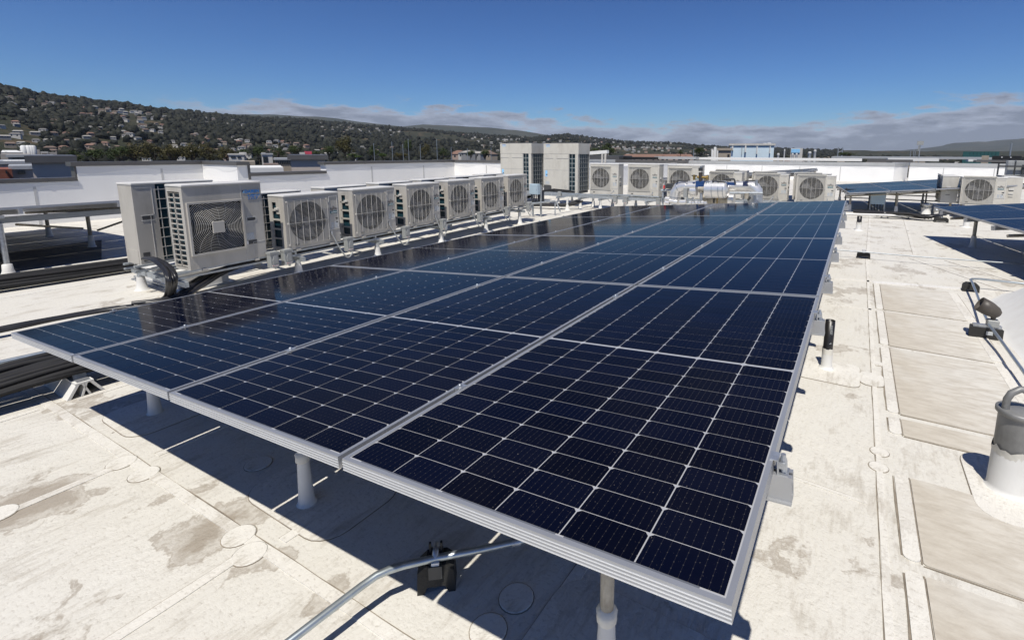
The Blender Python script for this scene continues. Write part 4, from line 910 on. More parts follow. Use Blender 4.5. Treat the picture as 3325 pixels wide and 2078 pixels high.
h_ = [pp(2352, 616), pp(2358, 616), pp(2363, 616), pp(2366.5, 616)]; MB().tube(h_, [.2, .19, .14, .05], 24).build('tank_head', 'alu_jacket', pw); ringb((pp(2316, 616), pp(2318, 616)), .205); ringb((pp(2337, 616), pp(2339, 616)), .205); ringb((pp(2352, 616), pp(2354, 616)), .204)
seg(2285, 647, 2366, 647, .13, 'tank', YP + .3, 'old_pipe', 20); MB().tube([pp(2366, 647, YP + .3), pp(2384, 648, YP + .3)], .14, 18).build('elbow', 'alu_jacket', pw)
seg(2366, 606, 2445, 606, .12, 'pipe', YP + .4)
e2 = [pp(2440, 607, YP + .4), pp(2450, 611, YP + .4), pp(2456, 620, YP + .4), pp(2457, 634, YP + .4), pp(2457, 664, YP + .4)]; MB().tube(e2, .135, 18).build('elbow', 'alu_jacket', pw); seg(2452, 632, 2452, 668, .16, 'pipe', YP + .2, 'galvanised')
# valves, actuators, gauges
def stick(u0, v0, u1, v1, r, nm, mat, y=YP - .1): return MB().tube([pp(u0, v0, y), pp(u1, v1, y)], r, 10).build(nm, mat, pw)
q = pp(2277, 598); MB().bbox(q.x - .10, q.y - .14, q.z - .07, q.x + .10, q.y - .02, q.z + .08, .01).build('valve_actuator', 'blue_valve', pw)
stick(2268, 614, 2290, 614, .07, 'flange', 'old_pipe'); stick(2275, 560, 2275, 590, .045, 'valve_body', 'bronze_dark'); stick(2275, 545, 2275, 556, .05, 'valve_handle', 'dark_metal'); stick(2275, 540, 2275, 545, .02, 'vent', 'galvanised'); stick(2254, 568, 2254, 585, .03, 'gauge', 'brass'); stick(2246, 571, 2262, 571, .014, 'gauge_arm', 'dark_metal'); stick(2264, 575, 2295, 577, .03, 'valve_body', 'brass')
stick(2294, 577, 2300, 577, .05, 'gauge', 'brass'); stick(2277, 622, 2277, 660, .035, 'drain_leg', 'galvanised'); stick(2277, 618, 2277, 626, .05, 'flange', 'old_pipe')
for a_, b_ in ((2198, 587), (2316, 586), (2333, 588)): stick(a_, b_ + 8, a_, b_, .02, 'stem', 'dark_metal')
stick(2198, 587, 2233, 589, .016, 'valve_lever', 'dark_metal'); stick(2312, 586, 2355, 592, .016, 'valve_lever', 'dark_metal'); stick(2352, 582, 2384, 582, .022, 'valve_lever', 'dark_metal'); stick(2384, 582, 2388, 598, .018, 'valve_lever', 'dark_metal'); stick(2420, 588, 2452, 587, .016, 'valve_lever', 'dark_metal')
q = pp(2382, 597); MB().box(q.x - .12, q.y - .1, q.z - .03, q.x + .06, q.y, q.z + .03).build('valve_actuator', 'blue_valve', pw); q = pp(2421, 597, YP + .2); MB().box(q.x - .04, q.y - .1, q.z - .05, q.x + .06, q.y, q.z + .05).build('valve_actuator', 'navy_print', pw)
stick(2456, 585, 2456, 604, .03, 'vent', 'galvanised'); stick(2296, 590, 2296, 600, .03, 'vent', 'galvanised'); stick(2303, 590, 2303, 600, .025, 'vent', 'galvanised')
q = pp(2176, 604); MB().bbox(q.x - .07, q.y - .1, q.z - .06, q.x + .08, q.y, q.z + .06, .01).build('controller', 'dark_metal', pw); q = pp(2161, 604); MB().box(q.x - .02, q.y - .1, q.z - .08, q.x + .02, q.y, q.z + .1).build('flow_switch', 'box_grey', pw); MB().box(q.x - .02, q.y - .11, q.z - .06, q.x + .02, q.y - .1, q.z + .02).build('sticker', 'red_paint', pw)
q = pp(2231, 626); MB().bbox(q.x - .045, q.y - .16, q.z - .11, q.x + .045, q.y - .06, q.z + .12, .006).build('flow_meter', 'box_grey', pw)
for a_, b_, c_, d_ in ((2147, 619, 2182, 618), (2370, 627, 2477, 628)): stick(a_, b_, c_, d_, .03, 'strut', 'strut', YP - .05)
for u_ in (2152, 2424, 2418): stick(u_, 626, u_, 668, .025, 'strut', 'strut', YP + .1)
stick(2424, 628, 2424, 646, .05, 'flange', 'old_pipe'); stick(2428, 650, 2436, 640, .03, 'valve_body', 'dark_metal')
for u_, v_ in ((2161, 645), (2172, 652), (2160, 657), (2186, 655)): stick(u_, v_, u_ + 14, v_ + 2, .05, 'small_pipe', 'alu_jacket', YP - .1)
for k in range(6): stick(2238 + k * 10, 659 + (k % 2) * 2, 2246 + k * 10, 659, .045, 'small_pipe', 'alu_jacket', YP - .2)
stick(2208, 657, 2228, 657, .06, 'small_pipe', 'alu_jacket', YP - .2); stick(2250, 640, 2250, 660, .02, 'small_pipe', 'galvanised'); stick(2216, 640, 2216, 660, .035, 'strut', 'dark_metal'); stick(2232, 640, 2232, 662, .02, 'strut', 'strut'); stick(2318, 636, 2318, 660, .02, 'strap', 'dark_metal', YP + .1); stick(2330, 636, 2328, 662, .014, 'gas_line', 'brass', YP)
for u_ in (2192, 2285, 2375, 2455): stick(u_, 660, u_, 690, .03, 'leg', 'strut', YP + .1)
# ---------------------------------------------------------------- small things standing on the roof
def zfor(b, v):                                    # height above plan point b that shows at photograph row v
    lo, hi_ = 0., 4.
    for _ in range(40):
        md = (lo + hi_) / 2; c = RC @ (np.array([b.x, b.y, md]) - CAM)
        if F_ * c[1] / c[2] + CY_ > v: lo = md
        else: hi_ = md
    return lo
def ragged(m, r, z, h, n=14, c=(0, 0, 0), seed=1):
    g = random.Random(seed); prof = []
    for k in range(n):
        t = 2 * math.pi * k / n; zz = z + g.uniform(-h, h); rr = r * g.uniform(.98, 1.06); prof.append((rr * math.cos(t), rr * math.sin(t), zz))
    lo = [(r * .97 * math.cos(2 * math.pi * k / n), r * .97 * math.sin(2 * math.pi * k / n), z - .05) for k in range(n)]
    m.add(lo + prof, [(k, (k + 1) % n, n + (k + 1) % n, n + k) for k in range(n)], True); return m
def vent(b, r, zb, zt, label, capped=False):
    e = thing('vent_pipe', label, 'vent pipe', (b.x, b.y, 0), group='vent pipes')
    m = MB(); m.lathe([(r * 2.1, 0), (r * 1.3, .012), (r * 1.12, .03), (r * 1.08, zb - .02), (r * 1.05, zb)], 18); m.build('boot', 'white_membrane', e)
    ragged(MB(), r * 1.12, zb, .012, 16, seed=3).build('sealant', 'putty', e)
    if not capped:
        m = MB(); m.lathe([(r, zb - .03), (r, zt), (r * .88, zt), (r * .86, zt - .12)], 18); m.build('pipe', 'black_pipe', e)
    else: m = MB(); m.lathe([(r, zb - .03), (r * 1.05, zb + .06), (r * 1.35, zb + .07), (r * 1.3, zt - .02), (r * .5, zt)], 14); m.build('cap', 'galvanised', e)
    return e
b = G(2682, 1196); z1, z2 = zfor(b, 1131), zfor(b, 1040); v1 = vent(b, .036, z1, z2, 'black-topped white-booted vent pipe beside the right edge of the foreground array')
ang = math.atan2(CAM[0] - b.x, CAM[1] - b.y)
for body, zz in (('TERVAL', (z1 + z2) / 2 + .05), ('P', z1 + .055)):
    obj('lettering', text_mesh(body, .024, 'sticker'), v1, loc=(.0365 * math.sin(ang - .35), .0365 * math.cos(ang - .35), zz), rot=(R(90), R(-90), math.pi - ang + .35 - math.pi))
b = G(2787, 748); vent(b, .05, zfor(b, 722), zfor(b, 702), 'small black-topped vent pipe on the roof beyond the array corner')
b = G(3005, 698); vent(b, .11, zfor(b, 675), zfor(b, 658), 'silver-capped white vent in front of the distant right array', True)
b = G(3038, 705); vent(b, .05, zfor(b, 686), zfor(b, 683), 'short white vent stub left of the right array corner', True)
b = G(3137, 738); vent(b, .06, zfor(b, 712), zfor(b, 700), 'white booted pipe standing under the right array edge', True)
# grey anchor post at the right edge
b = G(3273, 1588); zt = zfor(b, 1330); zm = zt * .50; r = .086
e = thing('anchor_post', 'stout grey roof anchor post with lifting eye and white boot at the right edge', 'post', (b.x, b.y, 0))
MB().lathe([(r * 1.35, 0), (r * 1.1, .012), (r * 1.06, .03), (r * 1.03, zm)], 28).build('boot', 'white_membrane', e); ragged(MB(), r * 1.05, zm + .02, .014, 26, seed=5).build('sealant', 'putty', e)
MB().lathe([(r, zm - .02), (r, zt - .02)], 28).build('shaft', 'bollard_grey', e); MB().lathe([(r + .006, zt - .03), (r + .014, zt - .024), (r + .014, zt - .004), (r + .008, zt), (r * .3, zt + .004), (0, zt + .004)], 28).build('cap', 'bollard_grey', e)
ey = MB(); P = [(-.07, 0, zt), (-.07, 0, zt + .05), (-.055, 0, zt + .085), (-.02, 0, zt + .108), (.02, 0, zt + .108), (.055, 0, zt + .085), (.07, 0, zt + .05), (.07, 0, zt)]
ey.tube(P, .017, 10); o = ey.build('lifting_eye', 'bollard_grey', e); o.rotation_euler = (0, 0, R(20))
# ballast blocks
def ballast(loc, rz, w, d, h, label, strut=True):
    e = thing('ballast_block', label, 'support block', loc, rz, 'rubber conduit support blocks')
    c = .035
    m = MB(); m.prism_y([(-w / 2, 0), (-w / 2 + .025, 0), (-w / 2 + .04, .03), (w / 2 - .04, .03), (w / 2 - .025, 0), (w / 2, 0), (w / 2 - .004, h - c * .8), (w / 2 - c, h), (-w / 2 + c, h), (-w / 2 + .004, h - c * .8)], -d / 2, d / 2); m.build('block', 'block_rubber', e)
    if strut:
        s = MB(); s.box(-.021, -d / 2 - .005, h, .021, d / 2 + .005, h + .003).box(-.021, -d / 2 - .005, h + .003, -.018, d / 2 + .005, h + .032).box(.018, -d / 2 - .005, h + .003, .021, d / 2 + .005, h + .032).box(-.018, -d / 2 - .005, h + .029, -.01, d / 2 + .005, h + .032).box(.01, -d / 2 - .005, h + .029, .018, d / 2 + .005, h + .032)
        s.build('strut', 'galvanised', e)
    return e
a, c = G(1354, 1938), G(1479, 1921); mid = (a + c) / 2; dv = (c - a); rz = math.atan2(dv.y, dv.x); wB = dv.length
back = Vector((-math.sin(rz), math.cos(rz), 0)); hb = zfor(mid, 1834)
bc = mid + back * .05; e = ballast((bc.x, bc.y, 0), rz, wB, .09, hb * .93, 'black rubber block holding the conduit under the front edge of the array', False)
zC = hb * .93 + .02
for _ in range(60):                                 # the conduit lies over the middle of the block
    qq = G(1416, 1811, zC) - bc
    if qq.dot(back) > 0: zC += .002
print('conduit z', zC, 'block', hb * .93)
s = MB(); s.box(-.024, -.05, hb * .93, .024, .05, zC - .016).box(-.026, -.056, hb * .55, .026, -.0455, zC - .016); s.build('strut', 'dark_metal', e)
s = MB(); s.tube([(0, -.03, zC + .0), (0, -.022, zC + .017), (0, 0, zC + .021), (0, .022, zC + .017), (0, .03, zC)], .013, 6); s.build('strap', 'galvanised', e); s = MB(); s.box(-.015, -.05, zC - .03, .015, -.035, zC - .004); s.build('strap', 'white_print', e)
for sx in (-.022, .022): MB().box(sx - .004, -.01, zC, sx + .004, .004, zC + .05).build('strap_ear', 'rubber', e)
cpts = [G(u, v, zz) for u, v, zz in ((560, 2380, .05), (760, 2215, .10), (935, 2085, .13), (1090, 1966, .14), (1170, 1905, .145), (1222, 1868, .15), (1262, 1850, .155), (1310, 1835, zC), (1416, 1811, zC), (1540, 1788, zC + .005), (1662, 1762, zC + .01))]
e = thing('conduit', 'bent steel conduit rising from the roof to the foreground array', 'conduit', cpts[0]); o0 = Vector(cpts[0])
MB().tube([q - o0 for q in cpts], .0145, 12).build('tube', 'conduit', e)
dirn = (cpts[-1] - cpts[-2]).normalized(); MB().tube([cpts[-1] - o0, cpts[-1] - o0 + dirn * .035], .0185, 12).build('coupling', 'galvanised', e); MB().tube([cpts[-1] - o0 + dirn * .035, cpts[-1] - o0 + dirn * .9], .0145, 10).build('tube', 'conduit', e)
# conduits and blocks at the right
e = thing('conduit', 'long thin conduit crossing the roof right of the array', 'conduit', G(2690, 812, .12)); o0 = Vector(e.location)
MB().tube([Vector(G(u, v, .12)) - o0 for u, v in ((2640, 806), (2812, 819), (3000, 835), (3325, 858), (3700, 884))], .010, 8).build('tube', 'strut', e)
q = G(2803, 838); ballast((q.x, q.y, 0), 0, .2, .14, .10, 'black triangular support block under the long thin conduit'); q = G(3055, 722); ballast((q.x, q.y, 0), 0, .3, .16, .12, 'black support block under the right array corner')
e = thing('conduit', 'pale conduit along the edge of the dark shade beyond the array', 'conduit', G(2745, 697, .1)); o0 = Vector(e.location); MB().tube([Vector(G(u, v, .1)) - o0 for u, v in ((2700, 694), (2870, 699), (2998, 703))], .03, 8).build('tube', 'white_membrane', e)
for u in (2872, 2938):
    q = G(u, 708); w_ = thing('pipe_stand', 'small white triangular pipe stand under the pale conduit, %s one' % ('left' if u < 2900 else 'right'), 'pipe stand', (q.x, q.y, 0), group='white pipe stands'); MB().prism_y([(-.1, 0), (-.07, 0), (0, .11), (.07, 0), (.1, 0), (.02, .15), (-.02, .15)], -.05, .05).build('frame', 'white_membrane', w_)
pa, pb = G(3145, 1094), G(3256, 1109); mid = (pa + pb) / 2; dv = pb - pa; rz = math.atan2(dv.y, dv.x); bk_ = Vector((-math.sin(rz), math.cos(rz), 0)); bc = mid + bk_ * .06
hL = zfor(mid, 1062) * .86
e = thing('ballast_block', 'long black rubber block carrying the bullet lamp at the right edge', 'support block', (bc.x, bc.y, 0), rz, 'rubber conduit support blocks'); w_ = dv.length
MB().prism([(-w_ / 2, -.05), (w_ / 2, -.055), (w_ / 2 - .01, .05), (-w_ / 2 + .02, .05)], 0, hL).build('block', 'block_rubber', e); MB().box(-w_ / 2 + .03, -.03, hL, w_ / 2 - .01, .012, hL + .026).build('strut', 'galvanised', e); MB().box(.0, -.056, hL * .4, .05, -.054, hL * .75).build('sticker', 'sticker', e)
lp = bc + Vector((.05, 0, 0)); ly = lp.y
A, B = GY(3181, 986, ly), GY(3250, 1024, ly)
e = thing('bullet_lamp', 'dark bronze bullet floodlight aimed up and left beside the white mound', 'lamp', (lp.x, ly, hL + .02)); o0 = Vector(e.location); ax_ = (B - A).normalized(); L_ = (B - A).length
M_ = Matrix.Translation(A - o0) @ ax_.to_track_quat('Z', 'Y').to_matrix().to_4x4()
m = MB(); m.lathe([(.058, .10), (.066, -.02), (.068, -.035), (.072, .0), (.070, .06), (.066, L_ * .5), (.052, L_ * .78), (.03, L_ * .95), (0, L_)], 20)
m = MB(); m.lathe([(.048, .14), (.060, .08), (.064, -.005), (.070, -.005), (.071, .06), (.068, L_ * .5), (.055, L_ * .78), (.032, L_ * .94), (.0, L_)], 22); m.xf(M_); m.build('housing', 'lamp_bronze', e)
m = MB(); m.lathe([(.0, .1), (.058, .1), (.058, .09)], 18); m.xf(M_); m.build('lens', 'lamp_inside', e)
kn = GY(3226, 1028, ly) - o0; MB().lathe([(.022, -.05), (.018, -.02), (.026, .0), (.02, .03)], 12, tuple(kn)).build('knuckle', 'lamp_bronze', e); MB().bbox(kn.x - .045, kn.y - .04, 0, kn.x + .045, kn.y + .04, max(.05, kn.z - .03), .006).build('box', 'box_grey', e)
rc = [G(u, v, zz) for u, v, zz in ((3420, 1345, .10), (3325, 1208, .11), (3255, 1112, .12), (3214, 1058, hL + .04), (3196, 1020, hL + .03), (3172, 955, .13), (3156, 915, .15), (3151, 909, .15), (3156, 906, .15), (3180, 906, .14), (3325, 921, .13), (3600, 950, .12))]
e = thing('conduit', 'steel conduit running past the bullet lamp and turning right at the far block', 'conduit', rc[0]); o0 = Vector(rc[0]); MB().tube([q - o0 for q in rc], .013, 10).build('tube', 'conduit', e)
q = G(3152, 948); ballast((q.x, q.y + .04, 0), 0, .17, .11, .11, 'small black block where the right conduit turns', False)
# white mound
e = thing('roof_mound', 'smooth white membrane-covered mound at the right edge behind the bullet lamp', 'roof mound', (7., 5.5, 0)); bs_ = [(5.95, 1.2), (5.78, 3.2), (5.68, 4.4), (5.66, 5.13), (5.70, 5.9), (5.80, 6.7), (6.02, 7.2), (6.34, 7.64), (7.0, 8.1), (9.5, 8.6), (9.5, .6)]
vs_ = []; 
for f_, z_ in ((1., .0), (.975, .02), (.85, .30), (.65, .66), (.4, .92), (.02, 1.02)): vs_ += [((x - 7.9) * f_ + .9, (y - 5.0) * f_ - .5, z_) for x, y in bs_]
n_ = len(bs_); m = MB(); m.add(vs_, [(i * n_ + k, i * n_ + (k + 1) % n_, (i + 1) * n_ + (k + 1) % n_, (i + 1) * n_ + k) for i in range(5) for k in range(n_)], True); m.f = [tuple(reversed(f)) for f in m.f]; m.build('skin', 'white_membrane', e)
# curb, hoses and cable trays at the left
e = thing('equipment_curb', 'white membrane-wrapped curb below the tall units at the near end of the row', 'curb', (-3.45, 2.2, 0)); MB().bbox(-.62, -.28, 0, .62, .3, .235, .01).build('box', 'white_membrane', e); MB().box(-.66, -.32, 0, .66, .34, .02).build('base_flashing', 'galvanised', e); MB().box(-.64, -.295, .035, .64, -.28, .055).build('base_flashing', 'galvanised', e)
hp = [GY(474, 842, 1.68), GY(512, 850, 1.6), GY(545, 880, 1.58), GY(558, 920, 1.55), G(545, 968, .10), G(470, 992, .07), G(350, 1010, .06), G(200, 1036, .06), G(60, 1063, .06), G(-90, 1092, .06)]
bundle('hose_bundle', 'loop of black insulated hoses dropping from the back tall unit to the roof', hp, .018, 9, .04, 'cable_black', cat='hose bundle')
bundle('cable_bundle', 'fan of black insulated lines running under the near square-grille unit', [G(430, 1000, .06), G(560, 980, .07), G(640, 930, .14), rowpt(-.45, 2.6, .2), rowpt(-.5, 4., .22), rowpt(-.5, 7., .22), rowpt(-.5, 9.3, .25)], .024, 12, .10)
bundle('cable_bundle', 'wide black cable bundle passing under the front left corner of the array', [(-.75, -2.4, .07), (-.72, -1.4, .07), (-.68, -.5, .07), (-.62, .33, .13), (-.6, 1.2, .07), (-.62, 2.4, .07), (-.6, 4., .07)], .021, 38, .21, 'cable_tray', flat=.42)
bundle('cable_bundle', 'black cable run along the roof in front of the left array', [(-4.95, -3.5, .06), (-4.9, -.5, .07), (-4.85, .8, .07), (-4.8, 2.0, .06), (-4.7, 5., .06)], .026, 24, .17, 'cable_tray', flat=.5)
sp = thing('pipe_stand', 'white trapezoid cable support with a bent galvanised strap by the front left corner', 'pipe stand', (-.62, .36, 0), group='white pipe stands')
m = MB()
for y0, y1, y2, y3 in ((-.13, -.105, -.035, -.06), (.13, .105, .035, .06), (-.035, -.02, .02, .005), (.035, .02, -.02, -.005)): m.hexa([(-.4, y0, 0), (.36, y0, 0), (.36, y1, 0), (-.4, y1, 0), (-.4, y3, .115), (.36, y3, .115), (.36, y2, .115), (-.4, y2, .115)])
m.box(-.4, -.062, .115, .36, .062, .13); m.build('frame', 'white_membrane', sp)
m = MB(); prof = [(.34, .133), (.26, .135), (.235, .20), (.20, .225), (.05, .235), (-.1, .22), (-.16, .24), (-.32, .25)]
for (x0, z0), (x1, z1_) in zip(prof[:-1], prof[1:]): m.hexa([(x0, -.045, z0), (x1, -.045, z1_), (x1, .045, z1_), (x0, .045, z0), (x0, -.045, z0 + .006), (x1, -.045, z1_ + .006), (x1, .045, z1_ + .006), (x0, .045, z0 + .006)])
m.build('strap', 'galvanised', sp)
sp.scale = (.8, .8, .8)
dup(sp, (-.66, -.75, 0), 0, 'white cable support at the left edge under the wide cable bundle', 'white pipe stands')
e = thing('conduit', 'blue-grey steel conduit passing under the left corner of the array', 'conduit', G(-150, 1212, .12)); o0 = Vector(e.location); MB().tube([Vector(G(u, v, .12)) - o0 for u, v in ((-150, 1212), (0, 1178), (155, 1144), (300, 1112))], .02, 10).build('tube', 'conduit', e)
# ---------------------------------------------------------------- land beyond the roof
GZ = -14.
gm = MB(); gm.add([(-30000, -30000, GZ), (30000, -30000, GZ), (30000, 30000, GZ), (-30000, 30000, GZ)], [(0, 1, 2, 3)]); g_ = gm.build('ground', 'town_ground'); tag(g_, kind='structure')
MB().box(-12.5, -9.2, GZ, 34.2, 44.2, -.31).build('building', 'concrete', None, label='concrete body of the building under the white roof', cat='building')
def interp(tab, x):
    if x <= tab[0][0]: return tab[0][1]
    for (a, b), (c, d) in zip(tab[:-1], tab[1:]):
        if x <= c: return b + (d - b) * (x - a) / (c - a)
    return tab[-1][1]
def vnoise(x, y, seed=0):
    def hsh(i, j): 
        n = (i * 374761393 + j * 668265263 + seed * 362437) & 0xffffffff; n = ((n ^ (n >> 13)) * 1274126177) & 0xffffffff; return ((n ^ (n >> 16)) & 0xffff) / 65535.
    i, j = math.floor(x), math.floor(y); fx, fy = x - i, y - j; fx = fx * fx * (3 - 2 * fx); fy = fy * fy * (3 - 2 * fy)
    return (hsh(i, j) * (1 - fx) + hsh(i + 1, j) * fx) * (1 - fy) + (hsh(i, j + 1) * (1 - fx) + hsh(i + 1, j + 1) * fx) * fy
def fbm(x, y, s=0, o=4): return sum(vnoise(x * 2 ** k, y * 2 ** k, s + k) / 2 ** k for k in range(o)) / 1.9
K = 3325 / 2419.
RIDGE1 = [(-900, 150), (-300, 176), (0, 207), (40, 216), (90, 228), (150, 235), (220, 243), (300, 252), (345, 258), (420, 263), (470, 270), (600, 281), (760, 291), (900, 302), (1000, 310), (1150, 321), (1260, 327), (1300, 323), (1340, 319), (1400, 328), (1480, 336), (1600, 342), (1690, 349), (1800, 354), (1950, 358), (2600, 360), (3300, 360)]
RIDGE2 = [(200, 262), (345, 256), (460, 264), (560, 267), (640, 266), (760, 273), (870, 287), (950, 297), (1000, 291), (1060, 294), (1150, 299), (1230, 307), (1300, 318), (1380, 330), (1500, 344), (1700, 352)]
RIDGE3 = [(1650, 359), (1900, 358), (2050, 359), (2130, 356), (2200, 348), (2240, 341), (2270, 337), (2330, 333), (2380, 329), (2419, 326), (2600, 318), (2900, 300), (3300, 310)]
def ridge_d1(u): return interp([(-900, 1500), (0, 1750), (600, 2300), (1200, 3000), (1700, 3600), (2600, 4500)], u)
def foot_d1(u): return interp([(-900, 420), (0, 480), (900, 700), (1500, 900), (2600, 1500)], u)
def hill_pt(tab, u, s, foot, rid, bumps, seed):
    v = interp(tab, u); d1 = rid(u); top = GD(u * K, v * K, d1); d0 = foot(u)
    d = d0 + (d1 - d0) * s; p = GD(u * K, v * K, d)
    f = s ** 1.15 if s <= 1 else 1 - (s - 1) * .8
    z = GZ + (top.z - GZ) * f + bumps * (fbm(p.x * .004, p.y * .004, seed) - .5) * min(1, s * 3) * (1 if s < .9 else .35)
    return Vector((p.x, p.y, z))
def hill(name, tab, u0, u1, nu, ns, foot, rid, bumps, mat, seed):
    vs = []
    for i in range(nu + 1):
        for j in range(ns + 1): vs.append(hill_pt(tab, u0 + (u1 - u0) * i / nu, 1.25 * j / ns, foot, rid, bumps, seed))
    m = MB(); m.add(vs, [(i * (ns + 1) + j, (i + 1) * (ns + 1) + j, (i + 1) * (ns + 1) + j + 1, i * (ns + 1) + j + 1) for i in range(nu) for j in range(ns)], True)
    o = m.build(name, mat); tag(o, kind='structure'); return o
hill('hillside', RIDGE1, -900, 2600, 170, 30, foot_d1, ridge_d1, 36., 'hill_near', 1)
hill('far_ridge', RIDGE2, 200, 1700, 90, 12, lambda u: 4200, lambda u: 6500, 60., 'hill_far', 5)
hill('distant_mountain', RIDGE3, 1650, 3300, 90, 12, lambda u: 7000, lambda u: 11000, 120., 'hill_far', 9)
# woodland over the hillside: reads as one mass
def ico():
    t = (1 + 5 ** .5) / 2; v = [(-1, t, 0), (1, t, 0), (-1, -t, 0), (1, -t, 0), (0, -1, t), (0, 1, t), (0, -1, -t), (0, 1, -t), (t, 0, -1), (t, 0, 1), (-t, 0, -1), (-t, 0, 1)]
    f = [(0, 11, 5), (0, 5, 1), (0, 1, 7), (0, 7, 10), (0, 10, 11), (1, 5, 9), (5, 11, 4), (11, 10, 2), (10, 7, 6), (7, 1, 8), (3, 9, 4), (3, 4, 2), (3, 2, 6), (3, 6, 8), (3, 8, 9), (4, 9, 5), (2, 4, 11), (6, 2, 10), (8, 6, 7), (9, 8, 1)]
    v = [Vector(p).normalized() for p in v]; cache = {}; fs = []
    def midp(a, b):
        k = (min(a, b), max(a, b))
        if k not in cache: v.append(((v[a] + v[b]) / 2).normalized()); cache[k] = len(v) - 1
        return cache[k]
    for a, b, c in f: ab, bc, ca = midp(a, b), midp(b, c), midp(c, a); fs += [(a, ab, ca), (b, bc, ab), (c, ca, bc), (ab, bc, ca)]
    return np.array([tuple(p) for p in v]), np.array(fs)
IV, IF = ico(); LV, LF = np.array([tuple(p) for p in IV[:12]]), None
rw = np.random.RandomState(3)
houses = []
def house_density(u, s): return fbm(u * .006 + 3, s * 4.5, 21, 3)
# house sites first
tries = 0
while len(houses) < 720 and tries < 16000:
    tries += 1
    u = rw.uniform(-20, 1750); s = rw.uniform(.03, .92) ** .9
    if u < 420 and s > .80: continue
    dn = house_density(u, s)
    if rw.uniform() > max(0., (dn - .37) * 5.): continue
    p = hill_pt(RIDGE1, u, s, foot_d1, ridge_d1, 36., 1)
    if any((p.x - h.x) ** 2 + (p.y - h.y) ** 2 < 16 ** 2 for h, _, _ in houses): continue
    houses.append((p, u, s))
houses.sort(key=lambda q: (q[0].x - CAM[0]) ** 2 + (q[0].y - CAM[1]) ** 2)
hp_ = np.array([(h.x, h.y) for h, _, _ in houses]) if houses else np.zeros((1, 2))
TVv, TVf, TT = [], [], []; nb = 0; base = 0
while nb < 12500:
    u = rw.uniform(-250, 1990); s = rw.uniform(.0, 1.03) ** .8
    p = hill_pt(RIDGE1, u, s, foot_d1, ridge_d1, 36., 1)
    wood = fbm(u * .006 + 40, s * 5., 33, 3); top_belt = s > .86
    if not top_belt and rw.uniform() > (wood - .30 - .5 * max(0, house_density(u, s) - .5)) * 3.6 + .10: continue
    dd = np.min((hp_[:, 0] - p.x) ** 2 + (hp_[:, 1] - p.y) ** 2)
    if dd < 8. ** 2: continue
    rel = np.array([p.x, p.y]) - hp_; cv = np.array([CAM[0], CAM[1]]) - hp_; cv /= np.linalg.norm(cv, axis=1)[:, None]; al = (rel * cv).sum(1); la_ = np.abs(rel[:, 0] * cv[:, 1] - rel[:, 1] * cv[:, 0])
    if np.any((al > 0) & (al < 24) & (la_ < 7)): continue
    dist = math.hypot(p.x - CAM[0], p.y - CAM[1]); r = (2.3 + 3.4 * rw.uniform() ** 2) * (1 + dist / 5000.) * (1.1 if top_belt else 1)
    sc = np.array([r * rw.uniform(.8, 1.2), r * rw.uniform(.8, 1.2), r * rw.uniform(.75, 1.25)])
    vv = IV * (1 + rw.uniform(-.42, .35, (42, 1))) * sc + np.array([p.x, p.y, p.z + sc[2] * .55])
    TVv.append(vv); TVf.append(IF + base); base += 42; TT.append(np.full(42, min(1., rw.uniform(0, .6) ** 1.3 + .75 * max(0., fbm(u * .02, s * 14., 71, 2) - .45)))); nb += 1
for k in range(2300):                                             # trees over the flat land towards the right
    u = rw.uniform(1350, 3500); dist = 320 * (2600 / 320.) ** rw.uniform(0, 1); q = GD(u * K, 500, dist)
    if fbm(q.x * .006, q.y * .006, 55, 2) < .42: continue
    r = rw.uniform(2.5, 6.5) * (.8 + dist / 4000.); sc = np.array([r * 1.2, r * 1.2, r * rw.uniform(.7, 1.1)]); zc = min(GZ + sc[2] * .8, CAM[2] - dist * .0016 - sc[2]) if dist < 700 else GZ + sc[2] * .8
    TVv.append(IV * (1 + rw.uniform(-.4, .35, (42, 1))) * sc + np.array([q.x, q.y, zc])); TVf.append(IF + base); base += 42; TT.append(np.full(42, rw.uniform(0, .7)))
def np_mesh(name, V, Fc, tint, mat):
    me = bpy.data.meshes.new(name); me.vertices.add(len(V)); me.vertices.foreach_set('co', V.ravel()); nf = len(Fc); k = Fc.shape[1]
    me.loops.add(nf * k); me.loops.foreach_set('vertex_index', Fc.ravel().astype(np.int32)); me.polygons.add(nf); me.polygons.foreach_set('loop_start', np.arange(0, nf * k, k, dtype=np.int32))
    me.update(calc_edges=True)
    if tint is not None: a = me.attributes.new('tint', 'FLOAT', 'POINT'); a.data.foreach_set('value', tint.astype(np.float32))
    me.materials.append(MATS[mat]); me.validate(); return me
wo_ = obj('woodland', np_mesh('woodland', np.concatenate(TVv), np.concatenate(TVf), np.concatenate(TT), 'wood_mass')); tag(wo_, 'dark green woodland covering the hillside between the houses', 'woodland', kind='stuff')
